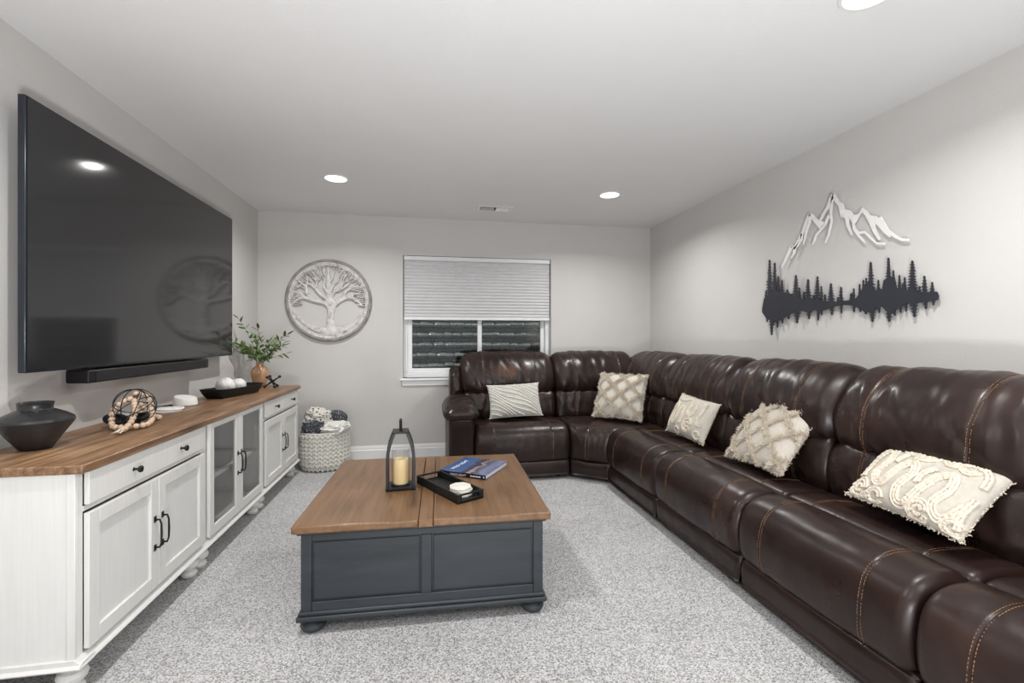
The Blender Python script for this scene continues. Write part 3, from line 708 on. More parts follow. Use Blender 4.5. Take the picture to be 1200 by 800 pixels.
# ------------------------------------------------------------------ throw pillows
def pillow(name, label, pose, T, cloth, trim, style, seed, kf=.97):
    x, y, z, yaw, lean, roll, W, H = pose
    x, y, z, W, H = x*kf, y*kf, CAM_H+(z-CAM_H)*kf, W*kf, H*kf
    rnd = random.Random(seed)
    d = Vector((math.cos(yaw), math.sin(yaw), 0)); nf = Vector((math.sin(yaw), -math.cos(yaw), 0))
    up = Vector((0,0,1))*math.cos(lean)-nf*math.sin(lean)
    r = d*math.cos(roll)+up*math.sin(roll); u_ = -d*math.sin(roll)+up*math.cos(roll)
    yy = u_.cross(r)
    mt = Matrix(((r.x, yy.x, u_.x, x), (r.y, yy.y, u_.y, y), (r.z, yy.z, u_.z, z), (0,0,0,1)))
    t = thing(name, label, 'pillow', mat=mt, group='throw pillows along the sectional sofa')
    def S(a, b, side=-1, h=0):        # a, b in -1..1
        th = T*max(0, (1-abs(a)**2.6)*(1-abs(b)**2.6))**.55
        th *= 1+.10*noise.noise(Vector((a*1.8+seed, b*1.8, side)))
        px_ = a*W/2*(1-.055*(1-b*b)*a*a); pz = H/2+b*H/2*(1-.055*(1-a*a)*b*b)
        return Vector((px_, side*(th+h), pz))
    n = 34
    mb = MB()
    g = [math.sin((i/(n-1)*2-1)*PI/2)*.55+(i/(n-1)*2-1)*.45 for i in range(n)]
    mb.grid(n, n, lambda i, j: S(g[i], g[j], -1)).grid(n, n, lambda i, j: S(g[i], g[j], 1))
    cov = mb.build('cover', cloth, t, ang=80)
    bmx = bmesh.new(); bmx.from_mesh(cov.data); bmesh.ops.remove_doubles(bmx, verts=bmx.verts, dist=.0005); bmesh.ops.recalc_face_normals(bmx, faces=bmx.faces); bmx.to_mesh(cov.data); bmx.free()
    cov.data.shade_smooth()
    def tufts(pts, ln_, rad, per, mb_, spread=.8):
        for p in pts:
            for _ in range(per):
                dr = Vector((rnd.gauss(0, spread), -1 if spread < 1.5 else rnd.gauss(0, .7), rnd.gauss(0, spread))).normalized()
                q = Vector(p)+Vector((rnd.gauss(0,.003), 0, rnd.gauss(0,.003)))
                e = q+dr*ln_*rnd.uniform(.6, 1.2)
                sd = dr.orthogonal().normalized()*rad; sd2 = dr.cross(sd)
                o = len(mb_.v)
                mb_.v += [tuple(q+sd), tuple(q-sd*.5+sd2*.87), tuple(q-sd*.5-sd2*.87), tuple(e+sd*.55), tuple(e-sd*.3+sd2*.5), tuple(e-sd*.3-sd2*.5)]
                mb_.f += [(o,o+1,o+4,o+3),(o+1,o+2,o+5,o+4),(o+2,o,o+3,o+5),(o+3,o+4,o+5)]
    def line(a0, b0, a1, b1, step=.007):
        L_ = math.hypot((a1-a0)*W/2, (b1-b0)*H/2); k = max(2, int(L_/step))
        return [(a0+(a1-a0)*i/k, b0+(b1-b0)*i/k) for i in range(k+1)]
    def yarn(path, rad, mb_, wob=.25):
        pts = []; rr_ = []
        for i, (a, b) in enumerate(path):
            if abs(a) > .985 or abs(b) > .985: continue
            p = S(a, b, -1, rad*.3); pts.append(p+Vector((rnd.gauss(0,.0006), 0, rnd.gauss(0,.0006)))); rr_.append(rad*(1+wob*math.sin(i*2.1)+rnd.uniform(-.1,.1)))
        if len(pts) > 2: mb_.tube(pts, rr_, 6)
    if style == 'diamond':
        fr = MB()
        for k in range(-3, 4):
            c_ = k*.76+.1
            for sgn in (1, -1):
                # a + sgn*b = c_
                pts = []
                for i in range(0, 161):
                    a = -1+i/80; b = (c_-a)*sgn
                    if abs(b) <= 1: pts.append((a, b))
                if len(pts) > 4:
                    L_ = len(pts)
                    tufts([S(a+.012*math.sin(i*.5), b, -1) for i, (a, b) in enumerate(pts)], .024, .0024, 7, fr, 1.1)
                    tufts([S(a, b, -1) for i, (a, b) in enumerate(pts)], .015, .0030, 4, fr, .5)
        fr.build('ruffle_trim', trim, t, kind='stuff', smooth=False)
        eg = MB()
        for e in (line(-1,-1,1,-1,.004)+line(1,-1,1,1,.004)+line(1,1,-1,1,.004)+line(-1,1,-1,-1,.004)): tufts([S(e[0], e[1])], .017, .0017, 4, eg, 1.6)
        eg.build('fringe_edge', trim, t, kind='stuff', smooth=False)
    elif style == 'wave':
        for k in range(-13, 14):
            path = []
            for i in range(0, 140):
                tt = -1.3+2.6*i/139
                a = tt+.02; b = -.95*tt*.9+k*.22+.13*math.sin(tt*3.4+k*.5)
                path.append((a, b))
            path = [(a, b) for a, b in path if abs(a) < .97 and abs(b) < .97]
            if len(path) < 5: continue
            mb_ = MB(); yarn(path, .0062, mb_, .35); mb_.build('rib', trim, t)
        eg = MB()
        for e in (line(-1,-1,1,-1,.013)+line(-1,1,1,1,.013)): eg.ball(S(e[0], e[1])+Vector((0,0,0)), .0065, 6, 4)
        eg.build('tufted_edge', trim, t, kind='stuff')
    else:
        segs = style_paths[style]
        for (pts, rows) in segs:
            P2 = [Vector(p) for p in pts]
            sm_ = []
            for i in range(len(P2)-1):
                p0 = P2[max(i-1, 0)]; p1, p2 = P2[i], P2[i+1]; p3 = P2[min(i+2, len(P2)-1)]
                nst = max(3, int(math.hypot((p2.x-p1.x)*W, (p2.y-p1.y)*H)/.006))
                for j in range(nst):
                    q = j/nst; sm_.append(.5*((2*p1)+(-p0+p2)*q+(2*p0-5*p1+4*p2-p3)*q*q+(-p0+3*p1-3*p2+p3)*q**3))
            mb_ = MB()
            for rw in range(rows):
                off = (rw-(rows-1)/2)*.0115; path = []
                for i in range(1, len(sm_)-1):
                    tg = Vector(((sm_[i+1].x-sm_[i-1].x)*W, (sm_[i+1].y-sm_[i-1].y)*H))
                    if tg.length < 1e-6: continue
                    tg.normalize(); q = sm_[i]; a = q.x+(-tg.y*off)/W; b = q.y+(tg.x*off)/H
                    path.append((a*2-1, b*2-1))
                yarn(path, .0068, mb_, .22)
            if mb_.v: mb_.build('yarn_scroll', trim, t)
        eg = MB()
        for e in (line(-1,-1,1,-1,.011)+line(1,-1,1,1,.011)+line(1,1,-1,1,.011)+line(-1,1,-1,-1,.011)): tufts([S(e[0], e[1])], .009, .0025, 4, eg, 1.6)
        eg.build('yarn_edge', trim, t, kind='stuff', smooth=False)
    return t
def circ(cx_, cy_, rx, ry, n_=13, a0=0): return [(cx_+rx*math.cos(a0+2*PI*i/(n_-1)), cy_+ry*math.sin(a0+2*PI*i/(n_-1))) for i in range(n_)]
style_paths = {
 'scroll_big': [
  ([(.08,.30),(.06,.55),(.13,.78),(.20,.82),(.24,.66),(.21,.42),(.27,.26),(.34,.34),(.38,.58),(.45,.68),(.50,.52),(.46,.28),(.50,.10),(.58,.12),(.63,.36),(.68,.60),(.76,.66),(.80,.48),(.76,.24),(.82,.10),(.90,.18),(.95,.40)], 3),
  (circ(.13,.12,.07,.13), 2), (circ(.13,.12,.03,.05), 1), (circ(.30,.07,.06,.09), 2), (circ(.68,.10,.07,.12), 2), (circ(.68,.10,.03,.05), 1), (circ(.93,.08,.06,.08), 2),
  ([(.16,.96),(.24,.93),(.32,.84),(.40,.84),(.44,.92)], 2), ([(.40,.80),(.50,.82),(.58,.92),(.66,.84),(.74,.86)], 3), (circ(.80,.86,.06,.08), 2), ([(.62,.72),(.56,.56),(.58,.40)], 2), ([(.30,.62),(.33,.80),(.28,.92)], 2), ([(.955,.06),(.95,.30),(.965,.52)], 2), ([(.86,.92),(.93,.80),(.95,.62)], 2)],
 'scroll_small': [
  ([(.10,.10),(.08,.40),(.12,.66),(.18,.74),(.22,.60),(.19,.34),(.24,.22),(.30,.34),(.33,.60),(.40,.66),(.44,.46),(.42,.24)], 2),
  ([(.10,.88),(.30,.84),(.46,.90),(.55,.80),(.52,.60),(.60,.50),(.68,.62),(.66,.82)], 2),
  (circ(.62,.28,.09,.15), 2), (circ(.62,.28,.04,.06), 1), ([(.78,.90),(.84,.70),(.80,.48),(.86,.34),(.93,.42)], 2), (circ(.86,.12,.06,.08), 1), (circ(.38,.08,.06,.07), 1), (circ(.84,.84,.03,.05), 1)]}
GP = None
pillow('throw_pillow', 'pale grey rectangular pillow with wavy diagonal ribs under the window', (.809,4.225,.475,-.036,.442,.046,.503,.322), .062, 'grey_cloth', 'grey_tuft', 'wave', 1)
pillow('throw_pillow', 'square cream pillow with fringed diamond lattice in the sofa corner', (1.70,3.995,.475,-.749,.485,-.004,.456,.438), .068, 'cream', 'tuft', 'diamond', 2)
pillow('throw_pillow', 'small cream pillow with looping scroll cords, third pillow from the window', (1.871,3.153,.475,-1.474,.451,-.051,.448,.315), .062, 'cream', 'tuft', 'scroll_small', 3)
pillow('throw_pillow', 'large square cream fringed diamond pillow between the two scroll pillows', (1.858,2.40,.475,-1.604,.668,.027,.473,.452), .07, 'cream', 'tuft', 'diamond', 4, .955)
pillow('throw_pillow', 'rectangular cream pillow with thick braided scrolls, nearest to the camera', (1.915,1.60,.475,-1.658,.785,-.005,.515,.327), .062, 'cream', 'tuft', 'scroll_big', 5, .935)

# ------------------------------------------------------------------ wall art on the right wall
AX = RX-.028
def art_fn(u, v, w_):
    y, z = on_x(u, v, AX); return Vector((w_, y, z))
def strip(mb, pts, sc, o, fn, w0, w1):
    """variable-width stroke as polygon"""
    P2 = [Vector((o[0]+x/sc, o[1]+y/sc)) for x, y, _ in pts]; wd = [p[2]/sc/2 for p in pts]
    Lp, Rp = [], []
    for i, p in enumerate(P2):
        t = (P2[min(i+1, len(P2)-1)]-P2[max(i-1, 0)]).normalized(); nn = Vector((-t.y, t.x))
        Lp.append(p+nn*wd[i]); Rp.append(p-nn*wd[i])
    mb.prism([(p.x, p.y) for p in Lp+Rp[::-1]], fn, w0, w1)
mt_ = MB(); o6 = (900, 215); k6 = 6.6667
big = [(505,70),(525,88),(550,132),(583,158),(595,200),(638,208),(662,242),(690,243),(712,233),(735,186),(770,215),(795,248),(840,253),(860,270),(880,258),(905,300),(940,360),(990,395),(1040,426),(1095,430),(1097,448),(1040,447),(985,422),(955,400),(950,420),(900,382),(850,322),(836,312),(832,335),(848,380),(874,435),(862,440),(820,380),(790,312),(760,252),(738,224),(715,242),(690,287),(670,320),(682,350),(705,374),(750,368),(792,402),(842,457),(907,460),(909,476),(850,475),(800,437),(752,386),(708,396),(735,425),(758,466),(748,462),(700,412),(662,358),(655,302),(625,258),(628,320),(657,402),(646,398),(612,335),(602,272),(586,267),(577,225),(574,265),(560,232),(553,182),(525,147),(508,122),(497,128)]
mt_.prism([(o6[0]+x/k6, o6[1]+y/k6) for x, y in big], art_fn, AX, AX+.007)
for st in ([(508,76,10),(488,125,26),(468,180,20),(430,238,14),(402,292,12)],
           [(505,100,14),(494,150,14),(486,240,18),(492,300,12),(470,400,10),(445,464,5)],
           [(480,235,12),(462,270,14),(445,315,16),(410,360,14),(372,405,12),(358,450,10),(343,478,5)],
           [(325,228,12),(300,290,18),(268,380,14),(240,440,14),(205,505,18),(200,545,12),(180,582,6)],
           [(325,240,14),(322,300,16),(296,370,14),(285,430,9),(270,478,4)],
           [(262,392,14),(255,440,14),(222,490,14),(200,510,14)],
           [(186,482,12),(172,510,18),(148,565,16),(104,656,5)], [(182,490,14),(205,508,14)]):
    strip(mt_, st, k6, o6, art_fn, AX, AX+.007)
mt_.prism([(o6[0]+x/k6, o6[1]+y/k6) for x, y in [(322,228),(345,234),(366,262),(398,290),(428,294),(442,310),(406,360),(384,330),(352,292),(330,262)]], art_fn, AX, AX+.007)
mo = mt_.build('mountain_wall_art', 'art_white', smooth=False)
tag(mo, 'white cut-out mountain range outline on the wall above the sofa', 'wall art')
fo = MB(); ka = 6.152; oa = (875, 270); ob_ = (985, 270)
rf = random.Random(3)
def tree_poly(x, top, hw_, base, o):
    hw_ *= 1.5; n = max(3, int(abs(base-top)/20)); sgn = 1 if base > top else -1
    Lp = [(x-1, top)]; Rp = [(x+1, top)]
    st_ = (base-top)/n
    for i in range(n):
        f = (i+.85)/n; y0 = top+st_*i; ww = hw_*(.14+.86*f**1.15)
        for L_, g_ in ((Lp, -1), (Rp, 1)):
            j_ = rf.uniform(-.12, .12)
            L_ += [(x+g_*(ww*rf.uniform(.75, 1.25)+2.5), y0+st_*(.82+j_)), (x+g_*(ww*.30+.8), y0+st_*(.98+j_))]
    return [(o[0]+a/ka, o[1]+b/ka) for a, b in Lp+Rp[::-1]]
for x, t_, h_, b_ in [(163,210,22,500),(200,232,14,470),(225,330,10,470),(252,355,10,460),(138,430,8,500),(353,320,24,510),(378,410,10,520),(412,440,8,520),(440,350,22,520),(508,330,18,520),(536,400,8,520),(562,460,8,520),(605,380,20,520),(678,405,14,520),(655,480,6,520),(755,450,8,520),(290,425,8,470),(322,455,8,500),(480,465,8,510)]:
    fo.prism(tree_poly(x, t_, h_, b_, oa), art_fn, AX-(x % 7)*.00012, AX+.0057)
for x, t_, h_, b_ in [(72,455,8,520),(93,415,9,520),(135,385,8,480),(162,355,10,450),(182,340,8,420),(215,225,24,460),(270,355,10,450),(343,195,26,460),(378,285,16,460),(422,320,12,450),(460,335,10,450),(445,380,6,450),(515,215,34,460),(567,400,8,460),(602,325,20,460),(658,370,16,470),(690,440,14,490)]:
    fo.prism(tree_poly(x, t_, h_, b_, ob_), art_fn, AX-(x % 7)*.00012, AX+.0057)
for x, t_, h_, b_ in [(178,755,16,630),(220,700,8,620),(255,670,8,620),(362,670,18,570),(447,640,16,560),(513,650,12,550),(612,610,14,540),(680,600,10,525),(538,610,6,550),(145,660,6,620),(300,640,6,600)]:
    fo.prism(tree_poly(x, t_, h_, b_, oa), art_fn, AX-(x % 7)*.00012, AX+.0057)
for x, t_, h_, b_ in [(95,590,8,530),(140,590,8,545),(180,605,10,565),(228,660,18,560),(276,595,8,540),(348,660,20,570),(388,615,10,560),(430,595,9,540),(470,585,8,520),(530,625,24,510),(612,568,14,500),(667,540,10,500)]:
    fo.prism(tree_poly(x, t_, h_, b_, ob_), art_fn, AX-(x % 7)*.00012, AX+.0057)
band = [(oa[0]+x/ka, oa[1]+y/ka) for x, y in [(112,560),(125,490),(145,475),(200,445),(300,445),(330,480),(400,500),(480,495),(560,505),(620,515),(670,511)]]
band += [(ob_[0]+x/ka, ob_[1]+y/ka) for x, y in [(0,510),(72,500),(110,490),(150,430),(200,365),(245,430),(300,420),(310,360),(340,340),(385,330),(400,410),(440,420),(480,430),(500,400),(560,440),(630,445),(690,440),(705,470),(700,500),(640,510),(600,520),(550,520),(520,540),(480,520),(440,550),(400,560),(380,600),(340,590),(300,550),(260,550),(240,580),(200,590),(160,580),(120,555),(70,540),(0,535)]]
band += [(oa[0]+x/ka, oa[1]+y/ka) for x, y in [(670,540),(640,545),(600,555),(560,575),(500,570),(440,590),(400,580),(330,595),(250,640),(180,660),(140,630),(112,590)]]
fo.prism(band, art_fn, AX-.0012, AX+.006)
fo_ = fo.build('forest_wall_art', 'art_navy', smooth=False)
tag(fo_, 'dark cut-out pine forest with its reflection on the wall below the mountain outline', 'wall art')

# ------------------------------------------------------------------ tree medallion on the back wall
md = thing('tree_medallion', 'round whitewashed carved tree medallion on the wall left of the window', 'wall art', (-.963, BY, 1.58))
R = .40
def lz(prof, name, mat):
    T = Matrix.Rotation(PI/2, 4, 'X')
    mb = MB().lathe(prof+[prof[0]], 96, T=T, cap=False); return mb.build(name, mat, md, ang=40)
lz([(R+.002,.0),(R+.006,.022),(R-.004,.034),(R-.016,.036),(R-.024,.028),(R-.026,0)], 'outer_rim', 'greywash')
lz([(R-.024,.0),(R-.024,.030),(R-.034,.034),(R-.044,.026),(R-.052,.030),(R-.060,.022),(R-.062,0)], 'inner_rim', 'whitewash')
kc = .41/313
def mpt(x, y, d): return Vector(((x-407)*kc, -d, -(y-450)*kc))
def limb(pts, mb):
    path = []; rad = []
    P2 = [Vector((p[0], p[1], p[2])) for p in pts]
    for i in range(len(P2)-1):
        p0 = P2[max(i-1,0)]; p1, p2 = P2[i], P2[i+1]; p3 = P2[min(i+2, len(P2)-1)]
        for j in range(5):
            q = j/5; c_ = .5*((2*p1)+(-p0+p2)*q+(2*p0-5*p1+4*p2-p3)*q*q+(-p0+3*p1-3*p2+p3)*q**3); path.append(mpt(c_.x, c_.y, .016)); rad.append(max(3.5, c_.z*1.2)*kc/2)
    path.append(mpt(P2[-1].x, P2[-1].y, .014)); rad.append(max(2.5, P2[-1].z)*kc/2)
    # flattened ridge: wide in the wall plane, fixed depth towards the room
    n_ = 8; vs_ = []
    for i, p in enumerate(path):
        t = (path[min(i+1, len(path)-1)]-path[max(i-1,0)]).normalized(); s_v = t.cross(Vector((0,1,0))).normalized()
        for k in range(n_):
            an = 2*PI*k/n_; vs_.append(p+s_v*math.cos(an)*rad[i]+Vector((0,-1,0))*math.sin(an)*(.015))
    fs_ = [(i*n_+k, i*n_+(k+1) % n_, (i+1)*n_+(k+1) % n_, (i+1)*n_+k) for i in range(len(path)-1) for k in range(n_)]
    fs_ += [tuple(range(n_-1,-1,-1)), tuple((len(path)-1)*n_+k for k in range(n_))]
    mb.add(vs_, fs_)
tk = MB(); limb([(418,705,110),(418,660,66),(416,600,46),(418,540,42),(420,490,60),(408,450,54),(404,400,38),(404,340,28),(402,280,20),(404,215,12)], tk)
limb([(415,690,50),(340,672,40),(270,650,26),(215,610,18),(178,560,14)], tk); limb([(425,690,50),(490,672,44),(560,648,28),(610,600,18),(640,550,14)], tk)
tk.build('trunk', 'whitewash', md)
mains = [[(412,500,40),(375,470,26),(300,452,24),(235,430,24),(195,440,18),(160,470,14),(150,490,10)],
 [(235,430,20),(205,400,16),(160,385,12),(140,400,8)], [(300,452,18),(250,400,20),(245,350,18),(215,325,14),(185,290,9)],
 [(395,440,26),(340,400,20),(310,360,20),(280,335,16),(245,320,12)], [(245,350,14),(255,300,12),(240,260,8)], [(310,360,14),(320,310,14),(300,270,12),(295,235,8)],
 [(404,400,20),(370,350,14),(375,300,14),(350,250,10),(345,215,7)], [(404,330,14),(430,280,14),(440,240,10),(455,212,7)], [(320,310,10),(345,290,10),(340,255,7)],
 [(425,500,40),(465,465,28),(510,435,26),(560,425,22),(610,450,18),(650,490,12)], [(560,425,16),(600,400,16),(650,400,10),(665,420,7)], [(510,435,20),(520,390,18),(560,360,16),(610,340,12),(640,350,8)],
 [(415,430,26),(450,380,18),(490,370,14),(500,330,14),(530,300,12),(570,285,8)], [(490,370,12),(540,330,12),(560,305,8),(600,300,6)], [(415,380,20),(440,330,16),(470,300,14),(480,260,12),(510,230,8)],
 [(500,330,12),(520,270,12),(550,245,7)], [(560,360,14),(595,370,10),(640,380,8)], [(215,325,12),(190,345,10),(160,350,7)], [(205,400,12),(180,420,9),(150,440,7)]]
rnd = random.Random(11)
for mlist in mains:
    mb_ = MB(); limb(mlist, mb_); mb_.build('branch', 'whitewash', md)
tw_ = MB()
for i in range(58):
    an = math.radians(-8+196*i/57); rr_ = rnd.uniform(175, 250); r2 = rnd.uniform(262, 290)
    x0, y0 = 407+rr_*math.cos(an+rnd.uniform(-.06,.06)), 450-rr_*math.sin(an)
    x1, y1 = 407+r2*math.cos(an), 450-r2*math.sin(an)
    limb([(x0,y0,9),((x0+x1)/2+rnd.uniform(-6,6),(y0+y1)/2,8),(x1,y1,5)], tw_)
    if rnd.random() < .5: limb([((x0+x1)/2,(y0+y1)/2,7),(x1+rnd.uniform(-22,22),y1+rnd.uniform(-6,16),5),(x1+rnd.uniform(-22,22),y1-4,4)], tw_)
tw_.build('twigs', 'whitewash', md, kind='stuff')

# ------------------------------------------------------------------ things on the console
CT = .790
vz = MB().lathe([(r_*.77, z_) for r_, z_ in [(.0001,.002),(.058,0),(.062,.003),(.070,.012),(.143,.098),(.147,.108),(.143,.117),(.115,.132),(.078,.146),(.066,.150),(.064,.154),(.066,.170),(.069,.175),(.064,.177),(.058,.172),(.056,.150),(.10,.125),(.12,.10),(.05,.012),(.0001,.010)]], 56).build('wide_vase', 'ceramic_black', ang=28)
vz.location = (-1.468, 2.045, CT); tag(vz, 'wide squat black vase at the near end of the console', 'vase')
# wire orb sculpture
ORB = (-1.37, 2.47)
orb = thing('wire_orb', 'open sphere of thin black metal rings tangled in the bead garland', 'ornament', (ORB[0], ORB[1], CT))
for rx, ry, rr_ in ((1.35,.2,.070),(.95,.9,.072),(1.0,-.95,.071),(1.45,1.45,.069),(.15,.25,.062),(.45,-.3,.066)):
    T = Matrix.Translation((0,0,.093)) @ Matrix.Rotation(rx, 4, 'X') @ Matrix.Rotation(ry, 4, 'Y')
    MB().tube([T @ Vector((1.22*rr_*math.cos(a*PI/24), 1.22*rr_*math.sin(a*PI/24), 0)) for a in range(48)], .0022, 6, True).build('ring', 'black', orb)
kn = thing('knot_ornament', 'chunky matt black link knot lying behind the bead garland', 'ornament', (-1.435, 2.515, CT))
for k, (tx, tz, h_, dx) in enumerate(((.12, .3, .016, 0), (.5, 1.5, .030, -.03), (.35, -.9, .026, .05))):
    T = Matrix.Translation((dx*.7, dx, h_+.004)) @ Matrix.Rotation(tz, 4, 'Z') @ Matrix.Rotation(tx, 4, 'X')
    MB().tube([T @ Vector((.052*math.cos(a*PI/16), .034*math.sin(a*PI/16), 0)) for a in range(32)], .0115, 10, True).build('link', 'black_wood', kn)
bg = thing('bead_garland', 'pale wooden bead garland draped around the black wire orb', 'garland', (-1.375, 2.46, CT))
bead = None
pth = []
ctrl = [(.035,-.115,.012),(.030,-.090,.012),(.028,-.055,.030),(.020,-.025,.052),(.010,.0,.070),(-.005,.02,.084),(-.02,.04,.100),(-.045,.02,.090),(-.055,-.01,.062),(-.045,-.035,.030),(-.03,-.055,.014),(.0,-.075,.013),(.045,-.06,.013),(.062,-.02,.014),(.05,.03,.030),(.03,.06,.060),(.0,.085,.105),(-.04,.09,.110),(-.06,.13,.085),(-.05,.16,.045),(-.03,.165,.014),(.0,.15,.012),(.03,.12,.012)]
CV = [Vector(c)*1.3 for c in ctrl]
dense = []
for i in range(len(CV)-1):
    p0 = CV[max(i-1,0)]; p1, p2 = CV[i], CV[i+1]; p3 = CV[min(i+2, len(CV)-1)]
    for j in range(12):
        q = j/12; dense.append(.5*((2*p1)+(-p0+p2)*q+(2*p0-5*p1+4*p2-p3)*q*q+(-p0+3*p1-3*p2+p3)*q**3))
acc = 0; last = None; cnt = 0
for p in dense:
    if last is None or (p-last).length >= .0245:
        if bead is None: bead = MB().ball((0,0,0), .0132, 12, 8).build('bead', 'beadwood', bg); o = bead
        else: o = bead.copy(); C.objects.link(o)
        o.parent = bg; o.location = p; last = p; cnt += 1
MB().tube(dense, .0012, 5).build('cord', 'beadwood', bg)
ts = MB()
for k in range(26):
    a = rnd.uniform(0, 6.28); ts.tube([(.045,-.150,.014), (.045+.010*math.cos(a), -.166, .012+.008*math.sin(a)), (.046+.018*math.cos(a), -.190+rnd.uniform(-.006,.006), .007+.005*abs(math.sin(a)))], .0014, 4)
ts.build('tassel', 'tuft', bg, kind='stuff')
# white discs + round puck device
for k, (dx, lb) in enumerate(((0, 'lower of two thin round white coasters on the console'), (.006, 'upper of two thin round white coasters on the console'))):
    o = MB().lathe([(.0001,0),(.062,0),(.067,.003),(.067,.007),(.064,.010),(.0001,.010)], 40).build('round_coaster', 'white_plaster')
    o.location = (-1.46+dx, 2.94+dx, CT+k*.0104); tag(o, lb, 'coaster', 'round white coasters on the console')
pk = thing('smart_device', 'round white plastic device with sloping top on the console', 'electronic device', (-1.495, 3.20, CT))
mpk = MB().lathe([(.0001,0),(.060,0),(.065,.004),(.062,.046),(.058,.052),(.0001,.054)], 40)
mpk.v = [(x, y, z*(1-.22*(x-y*.4)/.065) if z > .03 else z) for x, y, z in mpk.v]
mpk.build('body', 'white_plaster', pk)
MB().tube([(-.05,0,.008),(-.075,-.02,.006),(-.09,-.05,.006),(-.125,-.06,.004),(-.128,-.02,.003)], .003, 6).build('cable', 'black', pk)
# dough bowl
db = thing('dough_bowl', 'long black rectangular bowl on the console holding two white balls', 'bowl', (-1.41, 3.70, CT), 1.335)
def bowl(i, j):
    a = 2*PI*j/48; c_, s_s = math.cos(a), math.sin(a); e = .36
    ux = math.copysign(abs(c_)**e, c_); uy = math.copysign(abs(s_s)**e, s_s)
    lv = [(.0001,.006),(.70,.0),(.82,.004),(.93,.036),(1.0,.060),(1.0,.064),(.955,.064),(.88,.036),(.78,.012),(.0001,.011)][i]
    return (ux*.265*lv[0], uy*.090*(lv[0] if lv[0] > .5 else lv[0]), lv[1]+(.006*abs(ux)**3 if i in (4,5,6) else 0))
MB().grid(10, 48, bowl, cv=True).build('bowl_shell', 'black_wood', db, ang=50)
for (dx, dy, r_, lb) in ((-.085, .0, .062, 'left white carved decorative ball in the long black bowl'), (.060, .006, .053, 'right white textured decorative ball in the long black bowl')):
    c_ = Matrix.Rotation(1.335, 3, 'Z') @ Vector((dx, dy, 0))
    mb = MB(); nn_, mm_ = 40, 28
    mb.ball((0,0,0), r_, nn_, mm_)
    mb.v = [tuple(Vector(p)*(1+.045*math.sin(14*math.atan2(p[1], p[0])+9*p[2]/r_)*math.sqrt(max(0, 1-(p[2]/r_)**2))+.03*noise.noise(Vector(p)*70))) for p in mb.v]
    o = mb.build('decorative_ball', 'whitewash', ang=80); o.location = (-1.41+c_.x, 3.70+c_.y, CT+.013+r_)
    tag(o, lb, 'ornament', 'white decorative balls in the bowl')
# jacks
def jack(loc, rot, s, lb):
    m4 = Matrix.Translation(loc) @ rot.to_4x4()
    j = thing('metal_jack', lb, 'ornament', mat=m4, group='oversized metal jacks')
    for ax in (Vector((1,0,0)), Vector((0,1,0)), Vector((0,0,1))):
        MB().tube([-ax*s, -ax*s*.5, ax*0, ax*s*.5, ax*s], [.0055,.0065,.009,.0065,.0055], 8).build('rod', 'iron', j)
        for sg in (-1, 1): MB().ball(ax*s*sg, .0125, 12, 8).build('ball_end', 'iron', j)
    return j
# resting on three balls: the (1,1,1) axis vertical
q = Vector((1,1,1)).normalized().rotation_difference(Vector((0,0,1))).to_matrix()
sj = .070; hz_ = sj/math.sqrt(3)+.0125
jack(Vector((-1.30, 4.20, CT+hz_)), Matrix.Rotation(.35, 3, 'Z') @ q, sj, 'dark metal jack in front of the tan vase on the console')
jack(Vector((-1.53, 3.98, CT+hz_)), Matrix.Rotation(1.1, 3, 'Z') @ q, sj, 'dark metal jack mostly hidden behind the long black bowl')
# tan vase and greenery
TV = Vector((-1.44, 4.33, CT))
tv2 = MB().lathe([(.0001,.002),(.040,0),(.046,.006),(.058,.05),(.066,.10),(.066,.135),(.052,.165),(.032,.180),(.026,.188),(.032,.202),(.034,.206),(.029,.206),(.022,.188),(.045,.155),(.055,.10),(.035,.012),(.0001,.012)], 72,
      rf=lambda a, i: 1+(.035*math.cos(9*a) if 2 < i < 8 else 0)).build('tan_vase', 'tan_vase', ang=60)
tv2.location = TV; tag(tv2, 'tan ribbed ceramic vase holding green sprigs at the far end of the console', 'vase')
pl = thing('leafy_sprigs', 'bunch of green leafy sprigs standing in the tan vase', 'plant', TV)
leafm = []
for mt2 in ('leaf', 'leaf2'):
    mb = MB(); n_ = 7
    vs_ = []
    for i in range(n_):
        f = i/(n_-1); wdt = 0.0115*math.sin(PI*min(1, f*.92+.06))**.8; zc_ = -.006*f*f
        vs_ += [(f*.062, -wdt, zc_+.002), (f*.062, 0, zc_), (f*.062, wdt, zc_+.002)]
    fs_ = []
    for i in range(n_-1): fs_ += [(i*3, i*3+1, i*3+4, i*3+3), (i*3+1, i*3+2, i*3+5, i*3+4)]
    mb.add(vs_, fs_)
    o = mb.build('leaf', mt2, pl); leafm.append(o)
used = 0; rl = random.Random(21)
ends = []
for k in range(15):
    a = k*2.39996; rad_ = .05+.19*math.sqrt((k+.5)/15)
    ends.append((rad_*math.cos(a), rad_*math.sin(a), .50-.75*rad_+rl.uniform(-.05,.05)))
ends += [(-.13, -.12, .585), (-.14, -.20, .40), (.21, .05, .45), (.19, -.02, .37), (.02, -.10, .50)]
